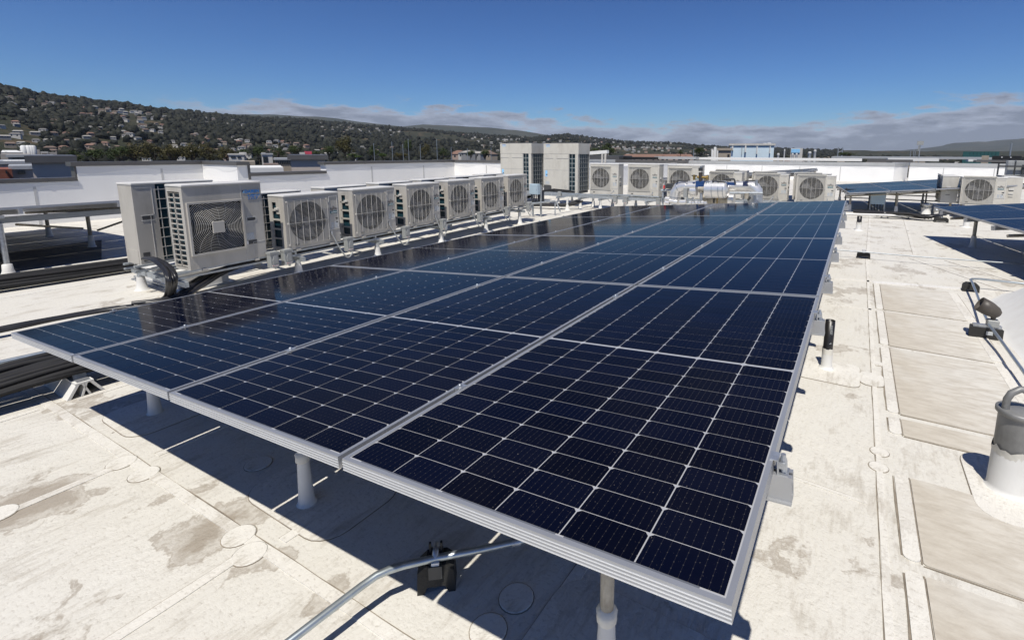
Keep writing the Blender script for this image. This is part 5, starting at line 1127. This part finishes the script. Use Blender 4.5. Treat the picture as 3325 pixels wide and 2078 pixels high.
# hillside houses: four kinds
def house_meshes(w, d, h, wm, rm):
    a = MB(); a.box(-w / 2, -d / 2, -6, w / 2, d / 2, h); wall = a.mesh('wall', wm)
    r_ = MB(); o = .6; r_.add([(-w / 2 - o, -d / 2 - o, h), (w / 2 + o, -d / 2 - o, h), (w / 2 + o, d / 2 + o, h), (-w / 2 - o, d / 2 + o, h), (-w / 2 + d * .25, 0, h + d * .28), (w / 2 - d * .25, 0, h + d * .28)], [(0, 1, 5, 4), (1, 2, 5), (2, 3, 4, 5), (3, 0, 4), (3, 2, 1, 0)]); roof_ = r_.mesh('roof', rm)
    wn_ = [MB().box(x - .9, -d / 2 - .08, h * .35, x + .9, -d / 2, h * .75).mesh('window', 'win_dark') for x in (-w * .28, w * .22)]
    return wall, roof_, wn_
kinds = [(house_meshes(14, 9, 5.2, 'house_white', 'roof_grey'), 'white-walled grey-roofed house on the wooded hillside', 'white hillside houses'), (house_meshes(13, 9, 4.6, 'house_tan', 'roof_brown'), 'tan-walled brown-roofed house on the wooded hillside', 'tan hillside houses'),
         (house_meshes(16, 8, 4.2, 'house_grey', 'roof_pale'), 'long low pale-roofed house on the wooded hillside', 'pale-roofed hillside houses'), (house_meshes(13, 10, 5., 'house_pink', 'roof_red'), 'pinkish red-roofed house on the wooded hillside', 'red-roofed hillside houses')]
far_h = {}
for k, (p, u, s) in enumerate(houses[285:]):                      # the farther ones, a few pixels each, stay one mass
    w_, d_, h_2 = rw.uniform(7, 11), rw.uniform(5, 7), rw.uniform(3, 4.5); az_ = math.atan2(p.x - CAM[0], p.y - CAM[1]); M_ = Matrix.Translation(p + Vector((0, 0, 1.2))) @ Matrix.Rotation(-az_ + rw.uniform(-.6, .6), 4, 'Z')
    wm_, rm_ = [('house_white', 'roof_grey'), ('house_tan', 'roof_brown'), ('house_grey', 'roof_pale'), ('house_pink', 'roof_red')][rw.choice(4, p=[.42, .2, .28, .1])]
    a_ = MB().box(-w_ / 2, -d_ / 2, -5, w_ / 2, d_ / 2, h_2).xf(M_); b_ = MB(); b_.add([(-w_ / 2 - .4, -d_ / 2 - .4, h_2), (w_ / 2 + .4, -d_ / 2 - .4, h_2), (w_ / 2 + .4, d_ / 2 + .4, h_2), (-w_ / 2 - .4, d_ / 2 + .4, h_2), (-w_ / 2 + 1.5, 0, h_2 + 1.8), (w_ / 2 - 1.5, 0, h_2 + 1.8)], [(0, 1, 5, 4), (1, 2, 5), (2, 3, 4, 5), (3, 0, 4)]).xf(M_)
    for mt_, q_ in ((wm_, a_), (rm_, b_)): far_h.setdefault(mt_, MB()).add(q_.v, q_.f)
for k in range(170):                                               # and those of the flat town
    u = rw.uniform(1700, 3450); dist = rw.uniform(500, 1900); q = GD(u * K, 500, dist); w_, d_ = rw.uniform(9, 20), rw.uniform(7, 10)
    far_h.setdefault(('house_white', 'house_tan', 'house_pink')[k % 3], MB()).add(*(lambda b_: (b_.v, b_.f))(MB().box(q.x - w_ / 2, q.y - d_ / 2, GZ, q.x + w_ / 2, q.y + d_ / 2, GZ + rw.uniform(5, 8))))
tot = MB(); mats_ = []; idx_ = []
for mt_, q_ in far_h.items(): tot.add(q_.v, q_.f); idx_ += [len(mats_)] * len(q_.f); mats_.append(mt_)
fh = tot.build('distant_houses', mats_[0]); [fh.data.materials.append(MATS[m_]) for m_ in mats_[1:]]; fh.data.polygons.foreach_set('material_index', idx_); tag(fh, 'distant pale houses scattered high on the wooded hillside', 'houses', kind='stuff')
for k, (p, u, s) in enumerate(houses[:285]):
    (wall, roof_, wn_), lab, grp = kinds[rw.choice(4, p=[.34, .26, .28, .12])]
    az_ = math.atan2(p.x - CAM[0], p.y - CAM[1]); hgt = ('low on', 'halfway up', 'high on')[0 if s < .3 else 1 if s < .6 else 2]; plc = ('at the far left', 'left of centre', 'near the centre')[0 if u < 420 else 1 if u < 900 else 2]; e = thing('house', lab.replace('on the wooded hillside', '%s the wooded hillside %s' % (hgt, plc)), 'house', p + Vector((0, 0, 1.2)), -az_ + rw.uniform(-.6, .6), grp + ' ' + hgt + ' the slope ' + plc)
    sc = rw.uniform(.42, .72) * (.8 + .2 * min(1, u / 600.)); e.scale = (sc, sc, sc * 1.05)
    obj('wall', wall, e); obj('roof', roof_, e)
    if s < .45:
        for wme in wn_: obj('window', wme, e)
# trees that can be told apart, beyond the parapet
def crown_mesh(seed, mat, blobs=26, leaves=70, oval=1.0):
    g = np.random.RandomState(seed); V, Fc, T = [], [], []; n = 0
    cs = []
    for k in range(blobs):
        th, ph = g.uniform(0, 2 * math.pi), math.acos(g.uniform(-.55, 1)); rr = g.uniform(.35, .85); cs.append((rr * math.sin(ph) * math.cos(th), rr * math.sin(ph) * math.sin(th), rr * math.cos(ph) * oval, g.uniform(.22, .42)))
    for cx, cy, cz_, br in cs:
        tint = g.uniform(0, 1)
        for l in range(leaves):
            d = g.normal(size=3); d /= np.linalg.norm(d); q = np.array([cx, cy, cz_]) + d * br * g.uniform(.6, 1.05); sz = g.uniform(.035, .075)
            a = g.normal(size=3); a -= d * a.dot(d) * .6; a /= np.linalg.norm(a); b = np.cross(d + g.normal(size=3) * .4, a); b /= np.linalg.norm(b)
            V += [q - a * sz, q + b * sz * .8, q + a * sz, q - b * sz * .8]; Fc.append((n, n + 1, n + 2, n + 3)); n += 4; T += [min(1, max(0, tint * .7 + g.uniform(0, .4)))] * 4
    return np_mesh('crown', np.array(V), np.array(Fc), np.array(T), mat)
CR = {m_: [crown_mesh(11 + k + 7 * i, m_, 24, 60, o_) for k, o_ in enumerate((1., .8, 1.25))] for i, m_ in enumerate(('leaf_dark', 'leaf_olive', 'leaf_green'))}
def trunk_mesh(seed):
    g = random.Random(seed); m = MB(); m.tube([(0, 0, 0), (.04, 0, .5), (0, .03, .97)], [.10, .08, .04], 7)
    for k in range(5):
        a = g.uniform(0, 6.28); m.tube([(0, 0, .86 + .02 * k), (.3 * math.cos(a), .3 * math.sin(a), .92 + .02 * k), (.55 * math.cos(a), .55 * math.sin(a), .97 + .015 * k)], [.035, .025, .012], 5)
    return m.mesh('trunk', 'bark')
TRK = [trunk_mesh(k) for k in range(3)]
def tree(u, vtop, vbot, wpx, dist, mat, label, var=0):
    c = GD(u, (vtop + vbot) / 2, dist); px_m = F_ / (RC[2] @ (np.array(c) - CAM)); rx = wpx / 2 / px_m; rz_ = (vbot - vtop) / 2 / px_m
    e = thing('tree', label, 'tree', (c.x, c.y, GZ), rng.uniform(0, 6.28), 'trees beyond the parapet')
    cr_ = obj('crown', CR[mat][var % 3], e, loc=(0, 0, c.z - GZ)); cr_.scale = (rx, rx, rz_); tr_ = obj('trunk', TRK[var % 3], e); tr_.scale = (rx * .8, rx * .8, c.z - GZ)
    return e
tl = [(385, 470, 530, 70, 'leaf_dark'), (440, 462, 530, 80, 'leaf_olive'), (500, 464, 530, 80, 'leaf_olive'), (560, 468, 530, 78, 'leaf_olive'), (620, 462, 528, 84, 'leaf_olive'), (680, 468, 528, 76, 'leaf_olive'), (735, 478, 528, 60, 'leaf_olive'), (310, 478, 530, 66, 'leaf_dark'), (250, 485, 530, 60, 'leaf_dark')]
for k, (u, a, b, w, mt) in enumerate(tl): tree(u, a, b, w, 150 + 9 * (k % 3), mt, 'olive-green tree, number %s from the left in the grove over the left parapet' % ('eight seven six five four three two'.split() + ['x'])[0] if False else ('dark olive tree in the grove over the left parapet, %s' % ('left part', 'left part beside the darkest', 'centre left', 'centre', 'centre right, tallest', 'right part', 'rightmost and lowest', 'leftmost but one, darkest', 'leftmost, dark and low')[k]), k)
tl2 = [(1120, 440, 515, 66, 'leaf_olive', 'tall rounded olive tree above the parapet left of centre'), (1068, 470, 512, 46, 'leaf_dark', 'dark tree just left of the tall rounded olive tree'), (1150, 500, 518, 52, 'leaf_green', 'bright green bush in front of the tall rounded olive tree'), (1022, 488, 515, 44, 'leaf_dark', 'dark tree beside the pink wall'), (1243, 496, 515, 30, 'leaf_green', 'small bright green tree near the poles'), (1215, 470, 512, 46, 'leaf_dark', 'dark tree among the poles'), (1300, 497, 515, 60, 'leaf_olive', 'low olive bushes right of the poles'),
       (1325, 448, 508, 34, 'leaf_dark', 'tall slim dark tree behind the poles'), (1380, 470, 512, 40, 'leaf_olive', 'pale-trunked tree left of the red-roofed houses'), (1528, 486, 513, 34, 'leaf_dark', 'dark round tree left of the left tall condensing unit'), (1575, 484, 514, 40, 'leaf_dark', 'dark spreading tree nearest the left tall condensing unit'), (1973, 462, 508, 70, 'leaf_dark', 'large round dark tree right of the right tall condensing unit'), (1930, 478, 506, 46, 'leaf_dark', 'dark tree hugging the right tall condensing unit'),
       (2272, 476, 506, 46, 'leaf_dark', 'round dark tree left of the pale blue building'), (2210, 486, 504, 22, 'leaf_dark', 'small pointed tree over the red roofs'), (2750, 494, 508, 60, 'leaf_dark', 'dark clump below the lattice masts'), (840, 470, 520, 46, 'leaf_dark', 'dark tree among the white buildings'), (900, 478, 512, 50, 'leaf_dark', 'dark tree right of the white buildings'), (960, 470, 505, 54, 'leaf_dark', 'dark tree left of the pink wall'), (790, 480, 520, 40, 'leaf_dark', 'dark tree behind the cream building'), (1440, 478, 512, 40, 'leaf_dark', 'dark tree above the parapet corner')]
for k, (u, a, b, w, mt, lab) in enumerate(tl2): tree(u, a, b, w, 190 + 17 * (k % 5), mt, lab, k)
# ---------------------------------------------------------------- buildings and masts beyond the parapet
def block(name, label, u0, u1, v0, v1, dist, mat, deep=10., cat='building', wins=None, wmat='win_dark', roofm=None, yaw=None):
    """a box whose camera side spans the given photograph columns and rows at the given distance"""
    a, b = GD(u0, v0, dist), GD(u1, v0, dist); zb = min(GD(u0, v1, dist).z, GD(u1, v1, dist).z) - 3; zt_ = (a.z + b.z) / 2; d = Vector((b.x - a.x, b.y - a.y, 0)); w = d.length; rz_ = math.atan2(d.y, d.x) if yaw is None else yaw
    e = thing(name, label, cat, (a.x, a.y, GZ), rz_); MB().box(0, 0, 0, w, deep, zt_ - GZ).build('wall', mat, e)
    pm = w / (u1 - u0)
    for (x0, x1, y0, y1) in (wins or []):
        MB().box((x0 - u0) * pm, -.12, zt_ - GZ - (y1 - v0) * pm, (x1 - u0) * pm, -.02, zt_ - GZ - (y0 - v0) * pm).build('window', wmat, e)
    if roofm: MB().box(-.15, -.15, zt_ - GZ, w + .15, deep + .15, zt_ - GZ + .25).build('roof', roofm, e)
    return e, w, zt_ - GZ, pm
block('roof_wing', 'grey rendered wing wall with a dark coping behind the low left parapet', 102, 233, 529, 569, 26., 'wing_render', 6., 'wall', roofm='coping')
block('roof_wing', 'grey rendered wing wall with a dark coping behind the low centre parapet', 944, 1056, 519, 546, 30., 'wing_render', 6., 'wall', roofm='coping')
e, w, h, pm = block('building', 'low building with a bright white pitched roof at the far left', 2, 74, 495, 502, 95., 'house_grey', 14.)
MB().add([(w * .3, 0, h), (w, 0, h), (w * .75, 9, h + 10 * pm), (w * .05, 9, h + 10 * pm)], [(0, 1, 2, 3)]).add([(0, 0, h - .05), (w * .3, 0, h - .05), (w * .05, 9, h + 10 * pm)], [(0, 1, 2)]).build('roof', 'white_roof', e)
block('building', 'plain grey block with small white roof vents at the far left', 62, 128, 486, 512, 105., 'concrete', 14.)
for k in range(4): q = GD((77, 93, 101, 107)[k], 483, 104.); MB().lathe([(.35, -1.), (.35, .3), (.2, .45)], 8).build('roof_vent', 'white_roof', None, loc=q, label='tiny white roof vent on the plain grey block, %s' % ('leftmost', 'second from left', 'third from left', 'rightmost')[k], cat='roof vent')
block('building', 'pale cream box with a printed front beside the plain grey block', 131, 156, 493, 508, 98., 'house_white', 5., wins=[(134, 152, 499, 503)], wmat='house_tan')
block('building', 'grey-sided block right of the cream box', 156, 184, 496, 524, 99., 'concrete', 6., wins=[(165, 175, 504, 508)])
block('building', 'long low grey slab building with a dark window band', 0, 101, 501, 514, 85., 'concrete', 10.)
block('building', 'dark window-banded storey under the long grey slab', 26, 174, 511, 524, 80., 'house_grey', 8., wins=[(40, 103, 514, 523), (104, 172, 514, 523)], roofm='coping_pale')
block('building', 'grey flat-roofed building with roof clutter behind the low left parapet', 0, 104, 533, 552, 60., 'concrete', 9., roofm='coping_pale')
for k in range(6): q = GD(38 + 11 * k, 531, 61.); MB().bbox(-.5, -.4, -.5, .5, .4, .25, .05).build('rooftop_unit', 'white_roof', None, loc=q, label='small white rooftop unit on the clutter-roofed grey building, %s from the left' % ('first', 'second', 'third', 'fourth', 'fifth', 'sixth')[k], cat='rooftop unit', group='small rooftop units far left')
block('building', 'red brick corner of a building at the far left edge', -20, 38, 550, 580, 52., 'brick_red', 6., wins=[(16, 22, 556, 572)])
block('building', 'grey wall with a dark window below the clutter-roofed building', 38, 105, 550, 580, 53., 'concrete', 6., wins=[(55, 80, 557, 572)], roofm='coping_pale')
block('building', 'cream flat-roofed building with dark windows above the left parapet corner', 742, 792, 504, 520, 120., 'house_white', 9., wins=[(749, 764, 509, 515), (770, 782, 510, 516)], roofm='house_white'); block('building', 'small white penthouse on the cream flat-roofed building', 776, 800, 495, 506, 124., 'house_white', 5.)
block('building', 'white and dark-windowed house among trees right of the cream building', 850, 884, 503, 535, 112., 'house_white', 8., wins=[(853, 868, 510, 532)], roofm='coping_pale'); block('building', 'small white tower house behind the trees', 848, 862, 496, 506, 125., 'house_white', 5.)
block('building', 'low brown building below the white houses', 780, 828, 525, 546, 75., 'house_tan', 8., wins=[(803, 810, 534, 543)]); block('building', 'bright white low roof just behind the centre parapet', 786, 920, 545, 553, 48., 'white_roof', 8.)
block('building', 'tan building with vertical slots behind the centre parapet', 892, 945, 520, 536, 80., 'house_tan', 7., wins=[(896 + 6 * k, 899 + 6 * k, 525, 535) for k in range(8)], roofm='coping_pale'); block('building', 'dark brown low building left of the slotted one', 855, 905, 534, 546, 72., 'roof_brown', 7.)
block('building', 'long cream parapet house below the pink wall', 948, 1042, 508, 520, 90., 'house_white', 8., roofm='roof_pale'); block('building', 'bright pink wall among the trees', 988, 1012, 492, 507, 110., 'pink_wall', 6.); block('building', 'small white box beside the pink wall', 972, 990, 495, 508, 108., 'house_white', 4.)
# red-tiled houses
rr_ = np.random.RandomState(8)
for k in range(9):
    u = 2045 + 23 * k; (wall, roof_, wn_) = kinds[3][0]; c = GD(u, 503, 260 + 6 * (k % 3)); e = thing('house', 'red-tiled house in the row behind the far wire-guard units', 'house', (c.x, c.y, c.z - 4.), rr_.uniform(-.5, .9), 'row of red-tiled houses'); e.scale = (.55, .55, .55); obj('wall', wall, e); obj('roof', roof_, e); [obj('window', q, e) for q in wn_]
for k in range(15):
    u, v = rr_.uniform(1440, 1610), rr_.uniform(490, 508); kk = rr_.choice(4); (wall, roof_, wn_) = kinds[kk][0]; c = GD(u, v, 420 + rr_.uniform(0, 160)); e = thing('house', ('white-walled small house in the cluster left of the tall units', 'tan small house in the cluster left of the tall units', 'pale-roofed small house in the cluster left of the tall units', 'red-tiled small house in the cluster left of the tall units')[kk], 'house', (c.x, c.y, c.z - 5), rr_.uniform(-.8, .8), 'house cluster left of the tall units'); e.scale = (.8, .8, .8); obj('wall', wall, e); obj('roof', roof_, e); [obj('window', q, e) for q in wn_]
e, w, h, pm = block('building', 'pale blue building with rooftop antennas on the skyline', 2371, 2514, 473, 508, 70., 'blue_wall', 14., roofm='house_white')
for x0, x1, y0, y1 in ((2377, 2382, 476, 490), (2420, 2425, 474, 496), (2458, 2462, 476, 502), (2500, 2503, 475, 500)): MB().box((x0 - 2371) * pm, -.4, h - (y1 - 473) * pm, (x1 - 2371) * pm, -.02, h - (y0 - 473) * pm).build('antenna', 'white_roof', e)
for u, v in ((2392, 466), (2455, 466), (2486, 464), (2500, 463)): MB().lathe([(.12, 0), (.12, (473 - v) * pm * .6), (.3, (473 - v) * pm * .7), (.22, (473 - v) * pm)], 10, ((u - 2371) * pm, 3., h)).build('vent', 'white_roof' if u > 2460 else 'house_grey', e)
MB().box((2410 - 2371) * pm, -.2, h - 30 * pm, (2411.5 - 2371) * pm, -.05, h - 4 * pm).build('downpipe', 'house_grey', e)
block('building', 'beige rooftop block left of the pale blue building', 2333, 2374, 489, 514, 58., 'house_tan', 6., wins=[(2363, 2370, 502, 512)], roofm='house_tan')
for k, (u0, u1, v0) in enumerate(((2310, 2317, 487), (2318, 2327, 478), (2328, 2333, 482))): c = GD((u0 + u1) / 2, v0, 75.); rr2 = (u1 - u0) / 2 * 75 / F_; MB().lathe([(rr2, -4), (rr2, -.2), (rr2 * .7, 0)], 12).build('storage_tank', 'white_roof', None, loc=c, label='white upright tank left of the beige block, %s of three' % ('leftmost and lowest', 'middle and tallest', 'rightmost')[k], cat='tank', group='white tanks')
block('building', 'glass-fronted rooftop box right of the pale blue building', 2568, 2607, 482, 506, 72., 'house_white', 5., wins=[(2570, 2598, 485, 498)], wmat='lightblue_print')
for k, (u0, u1, v0) in enumerate(((2524, 2531, 498), (2546, 2550, 485), (2571, 2577, 498), (2584, 2590, 498), (2625, 2634, 493), (2643, 2651, 487))):
    c = GD((u0 + u1) / 2, v0, 66. + k); hw = (u1 - u0) / 2 * 66 / F_; e = thing('rooftop_vent', 'small white rooftop vent right of the pale blue building, %s from left' % ('first', 'second and thinnest', 'third', 'fourth', 'fifth', 'sixth and tallest')[k], 'roof vent', (c.x, c.y, c.z), group='rooftop vents on the skyline'); MB().lathe([(hw, -2.), (hw, -.25), (hw * 1.2, -.2), (hw * .8, 0)], 10).build('stack', 'white_roof', e)
block('building', 'dark green glass building on the skyline at right', 3128, 3246, 493, 508, 210., 'green_glass', 20., wins=[(3150 + 12 * k, 3151 + 12 * k, 494, 507) for k in range(8)]); block('building', 'black rooftop enclosure with two lights at far right', 3222, 3318, 507, 521, 52., 'rubber', 4., wins=[(3252, 3257, 511, 515), (3281, 3286, 511, 515)], wmat='white_roof'); block('building', 'small beige rooftop box left of the black enclosure', 3188, 3212, 506, 517, 50., 'house_tan', 3.)
def mast(u, v0, v1, dist, r, label, top=None, n=1):
    c = GD(u, v1, dist); zt_ = GD(u, v0, dist).z; e = thing('mast', label, 'mast', (c.x, c.y, c.z - 2)); h = zt_ - c.z + 2; MB().tube([(0, 0, 0), (0, 0, h)], r, 6).build('pole', 'galvanised', e)
    if n > 1: MB().tube([(r * 6, 0, 0), (r * 6, 0, h * .98)], r, 6).build('pole', 'galvanised', e); MB().tube([(0, 0, h * .6), (r * 6, 0, h * .7)], r * .6, 5).build('brace', 'galvanised', e)
    if top: MB().box(-top, -.1, h - .35, top * .9, .1, h - .05).box(-top * .5, -.1, h - .8, -top * .2, .1, h - .4).build('head', 'box_grey', e)
    return e
mast(2982, 457, 525, 48., .035, 'thin weather mast with a small head rising above the far parapet', .22); mast(2720, 478, 506, 260., .28, 'pair of distant lattice masts right of the rooftop vents', None, 2)
for u, v in ((2955, 490), (2965, 486), (2970, 492)): mast(u, v, 512, 160., .08, {2955: 'left one of three thin poles left of the weather mast', 2965: 'tallest of three thin poles left of the weather mast', 2970: 'right one of three thin poles left of the weather mast'}[u])
mast(3279, 465, 508, 120., .12, 'white flagpole on the skyline at far right')
for u, v in ((1216, 466), (1275, 460), (1310, 468), (1328, 452), (1366, 470), (1420, 452), (1466, 478), (1518, 482), (1595, 480)): mast(u, v, 516, 170., .085, 'slim grey utility pole over the parapet, %s' % {1216: 'leftmost', 1275: 'second from left', 1310: 'third from left', 1328: 'fourth from left, beside the slim tree', 1366: 'middle', 1420: 'tallest, left of the parapet corner', 1466: 'just left of the parapet corner', 1518: 'right of the parapet corner', 1595: 'nearest the left tall unit'}[u])
mast(2252, 484, 506, 150., .1, 'thin pole left of the round tree near the pale blue building')
bm = thing('roof_beam', 'white horizontal beam on two legs right of the tall units', 'beam', GD(1903, 498, 34.)); a_, b_ = GD(1903, 499, 34.), GD(1971, 494, 34.); MB().hexa([tuple(Vector(q) - Vector(bm.location)) for q in (a_ + Vector((0, 0, -.1)), b_ + Vector((0, 0, -.1)), b_ + Vector((0, .3, -.1)), a_ + Vector((0, .3, -.1)), a_ + Vector((0, 0, .12)), b_ + Vector((0, 0, .12)), b_ + Vector((0, .3, .12)), a_ + Vector((0, .3, .12)))]).build('beam', 'white_roof', bm)
for u in (1955, 1965): q = GD(u, 498, 34.) - Vector(bm.location); MB().box(q.x - .05, q.y, q.z - 1.2, q.x + .05, q.y + .1, q.z).build('leg', 'house_white', bm)
# grey electrical cabinets in a black frame at the far right
q0 = GY(3238, 572, 21.); q1 = GY(3325, 572, 21.); ec = thing('cabinet_rack', 'grey electrical cabinets in a black frame at the far right', 'electrical cabinet', (q0.x, 21., 0)); zt_, zb_ = GY(3240, 527, 21.).z, GY(3240, 574, 21.).z
for i_, (x0, x1) in enumerate(((.25, .42), (.46, .70), (.74, .98), (1.02, 1.26), (1.30, 1.6))): MB().bbox(x0, .1, zb_ + .05, x1, .4, zt_ + .05 - .06 * (i_ > 1), .01).build('cabinet', 'box_panel' if i_ == 0 else 'box_grey', ec)
for x in (0, 1.7): MB().box(x - .02, 0, 0, x + .02, .05, zt_ - .05).build('leg', 'dark_metal', ec)
MB().box(-.02, -.02, zt_ - .16, 1.9, .03, zt_ - .11).build('rail', 'dark_metal', ec); MB().box(-.02, -.02, zb_, 1.9, .03, zb_ + .05).build('rail', 'dark_metal', ec)
for x in (.62, .86, 1.1): MB().box(x, .02, zb_ + .1, x + .08, .1, zt_ - .08).build('conduit_stub', 'dark_metal', ec)
# black strut railings under the distant right array
rl = thing('strut_railing', 'black strut railing below the distant right array', 'railing', (5.4, 17.4, 0))
for z_ in (.34, .48, .60): MB().box(-1.4, -.02, z_, 2.4, .02, z_ + .03).build('rail', 'dark_metal', rl)
for x in (-1.35, -.7, .0, .75, 1.6, 2.35): MB().box(x - .02, -.03, 0, x + .02, -.021, .66).build('post', 'dark_metal', rl)

# ---------------------------------------------------------------- air
hz = MB().box(-14000, -2000, GZ - 1., 14000, 14500, 560.).build('haze', 'house_white'); tag(hz, kind='stuff')
hm = bpy.data.materials.new('haze_air'); hm.use_nodes = True; ht = hm.node_tree; ht.nodes.clear(); pv = ht.nodes.new('ShaderNodeVolumePrincipled'); ho = ht.nodes.new('ShaderNodeOutputMaterial'); ht.links.new(pv.outputs[0], ho.inputs['Volume'])
pv.inputs['Color'].default_value = (.80, .88, 1., 1); pv.inputs['Density'].default_value = 3.2e-5; pv.inputs['Anisotropy'].default_value = .1
hz.data.materials.clear(); hz.data.materials.append(hm)
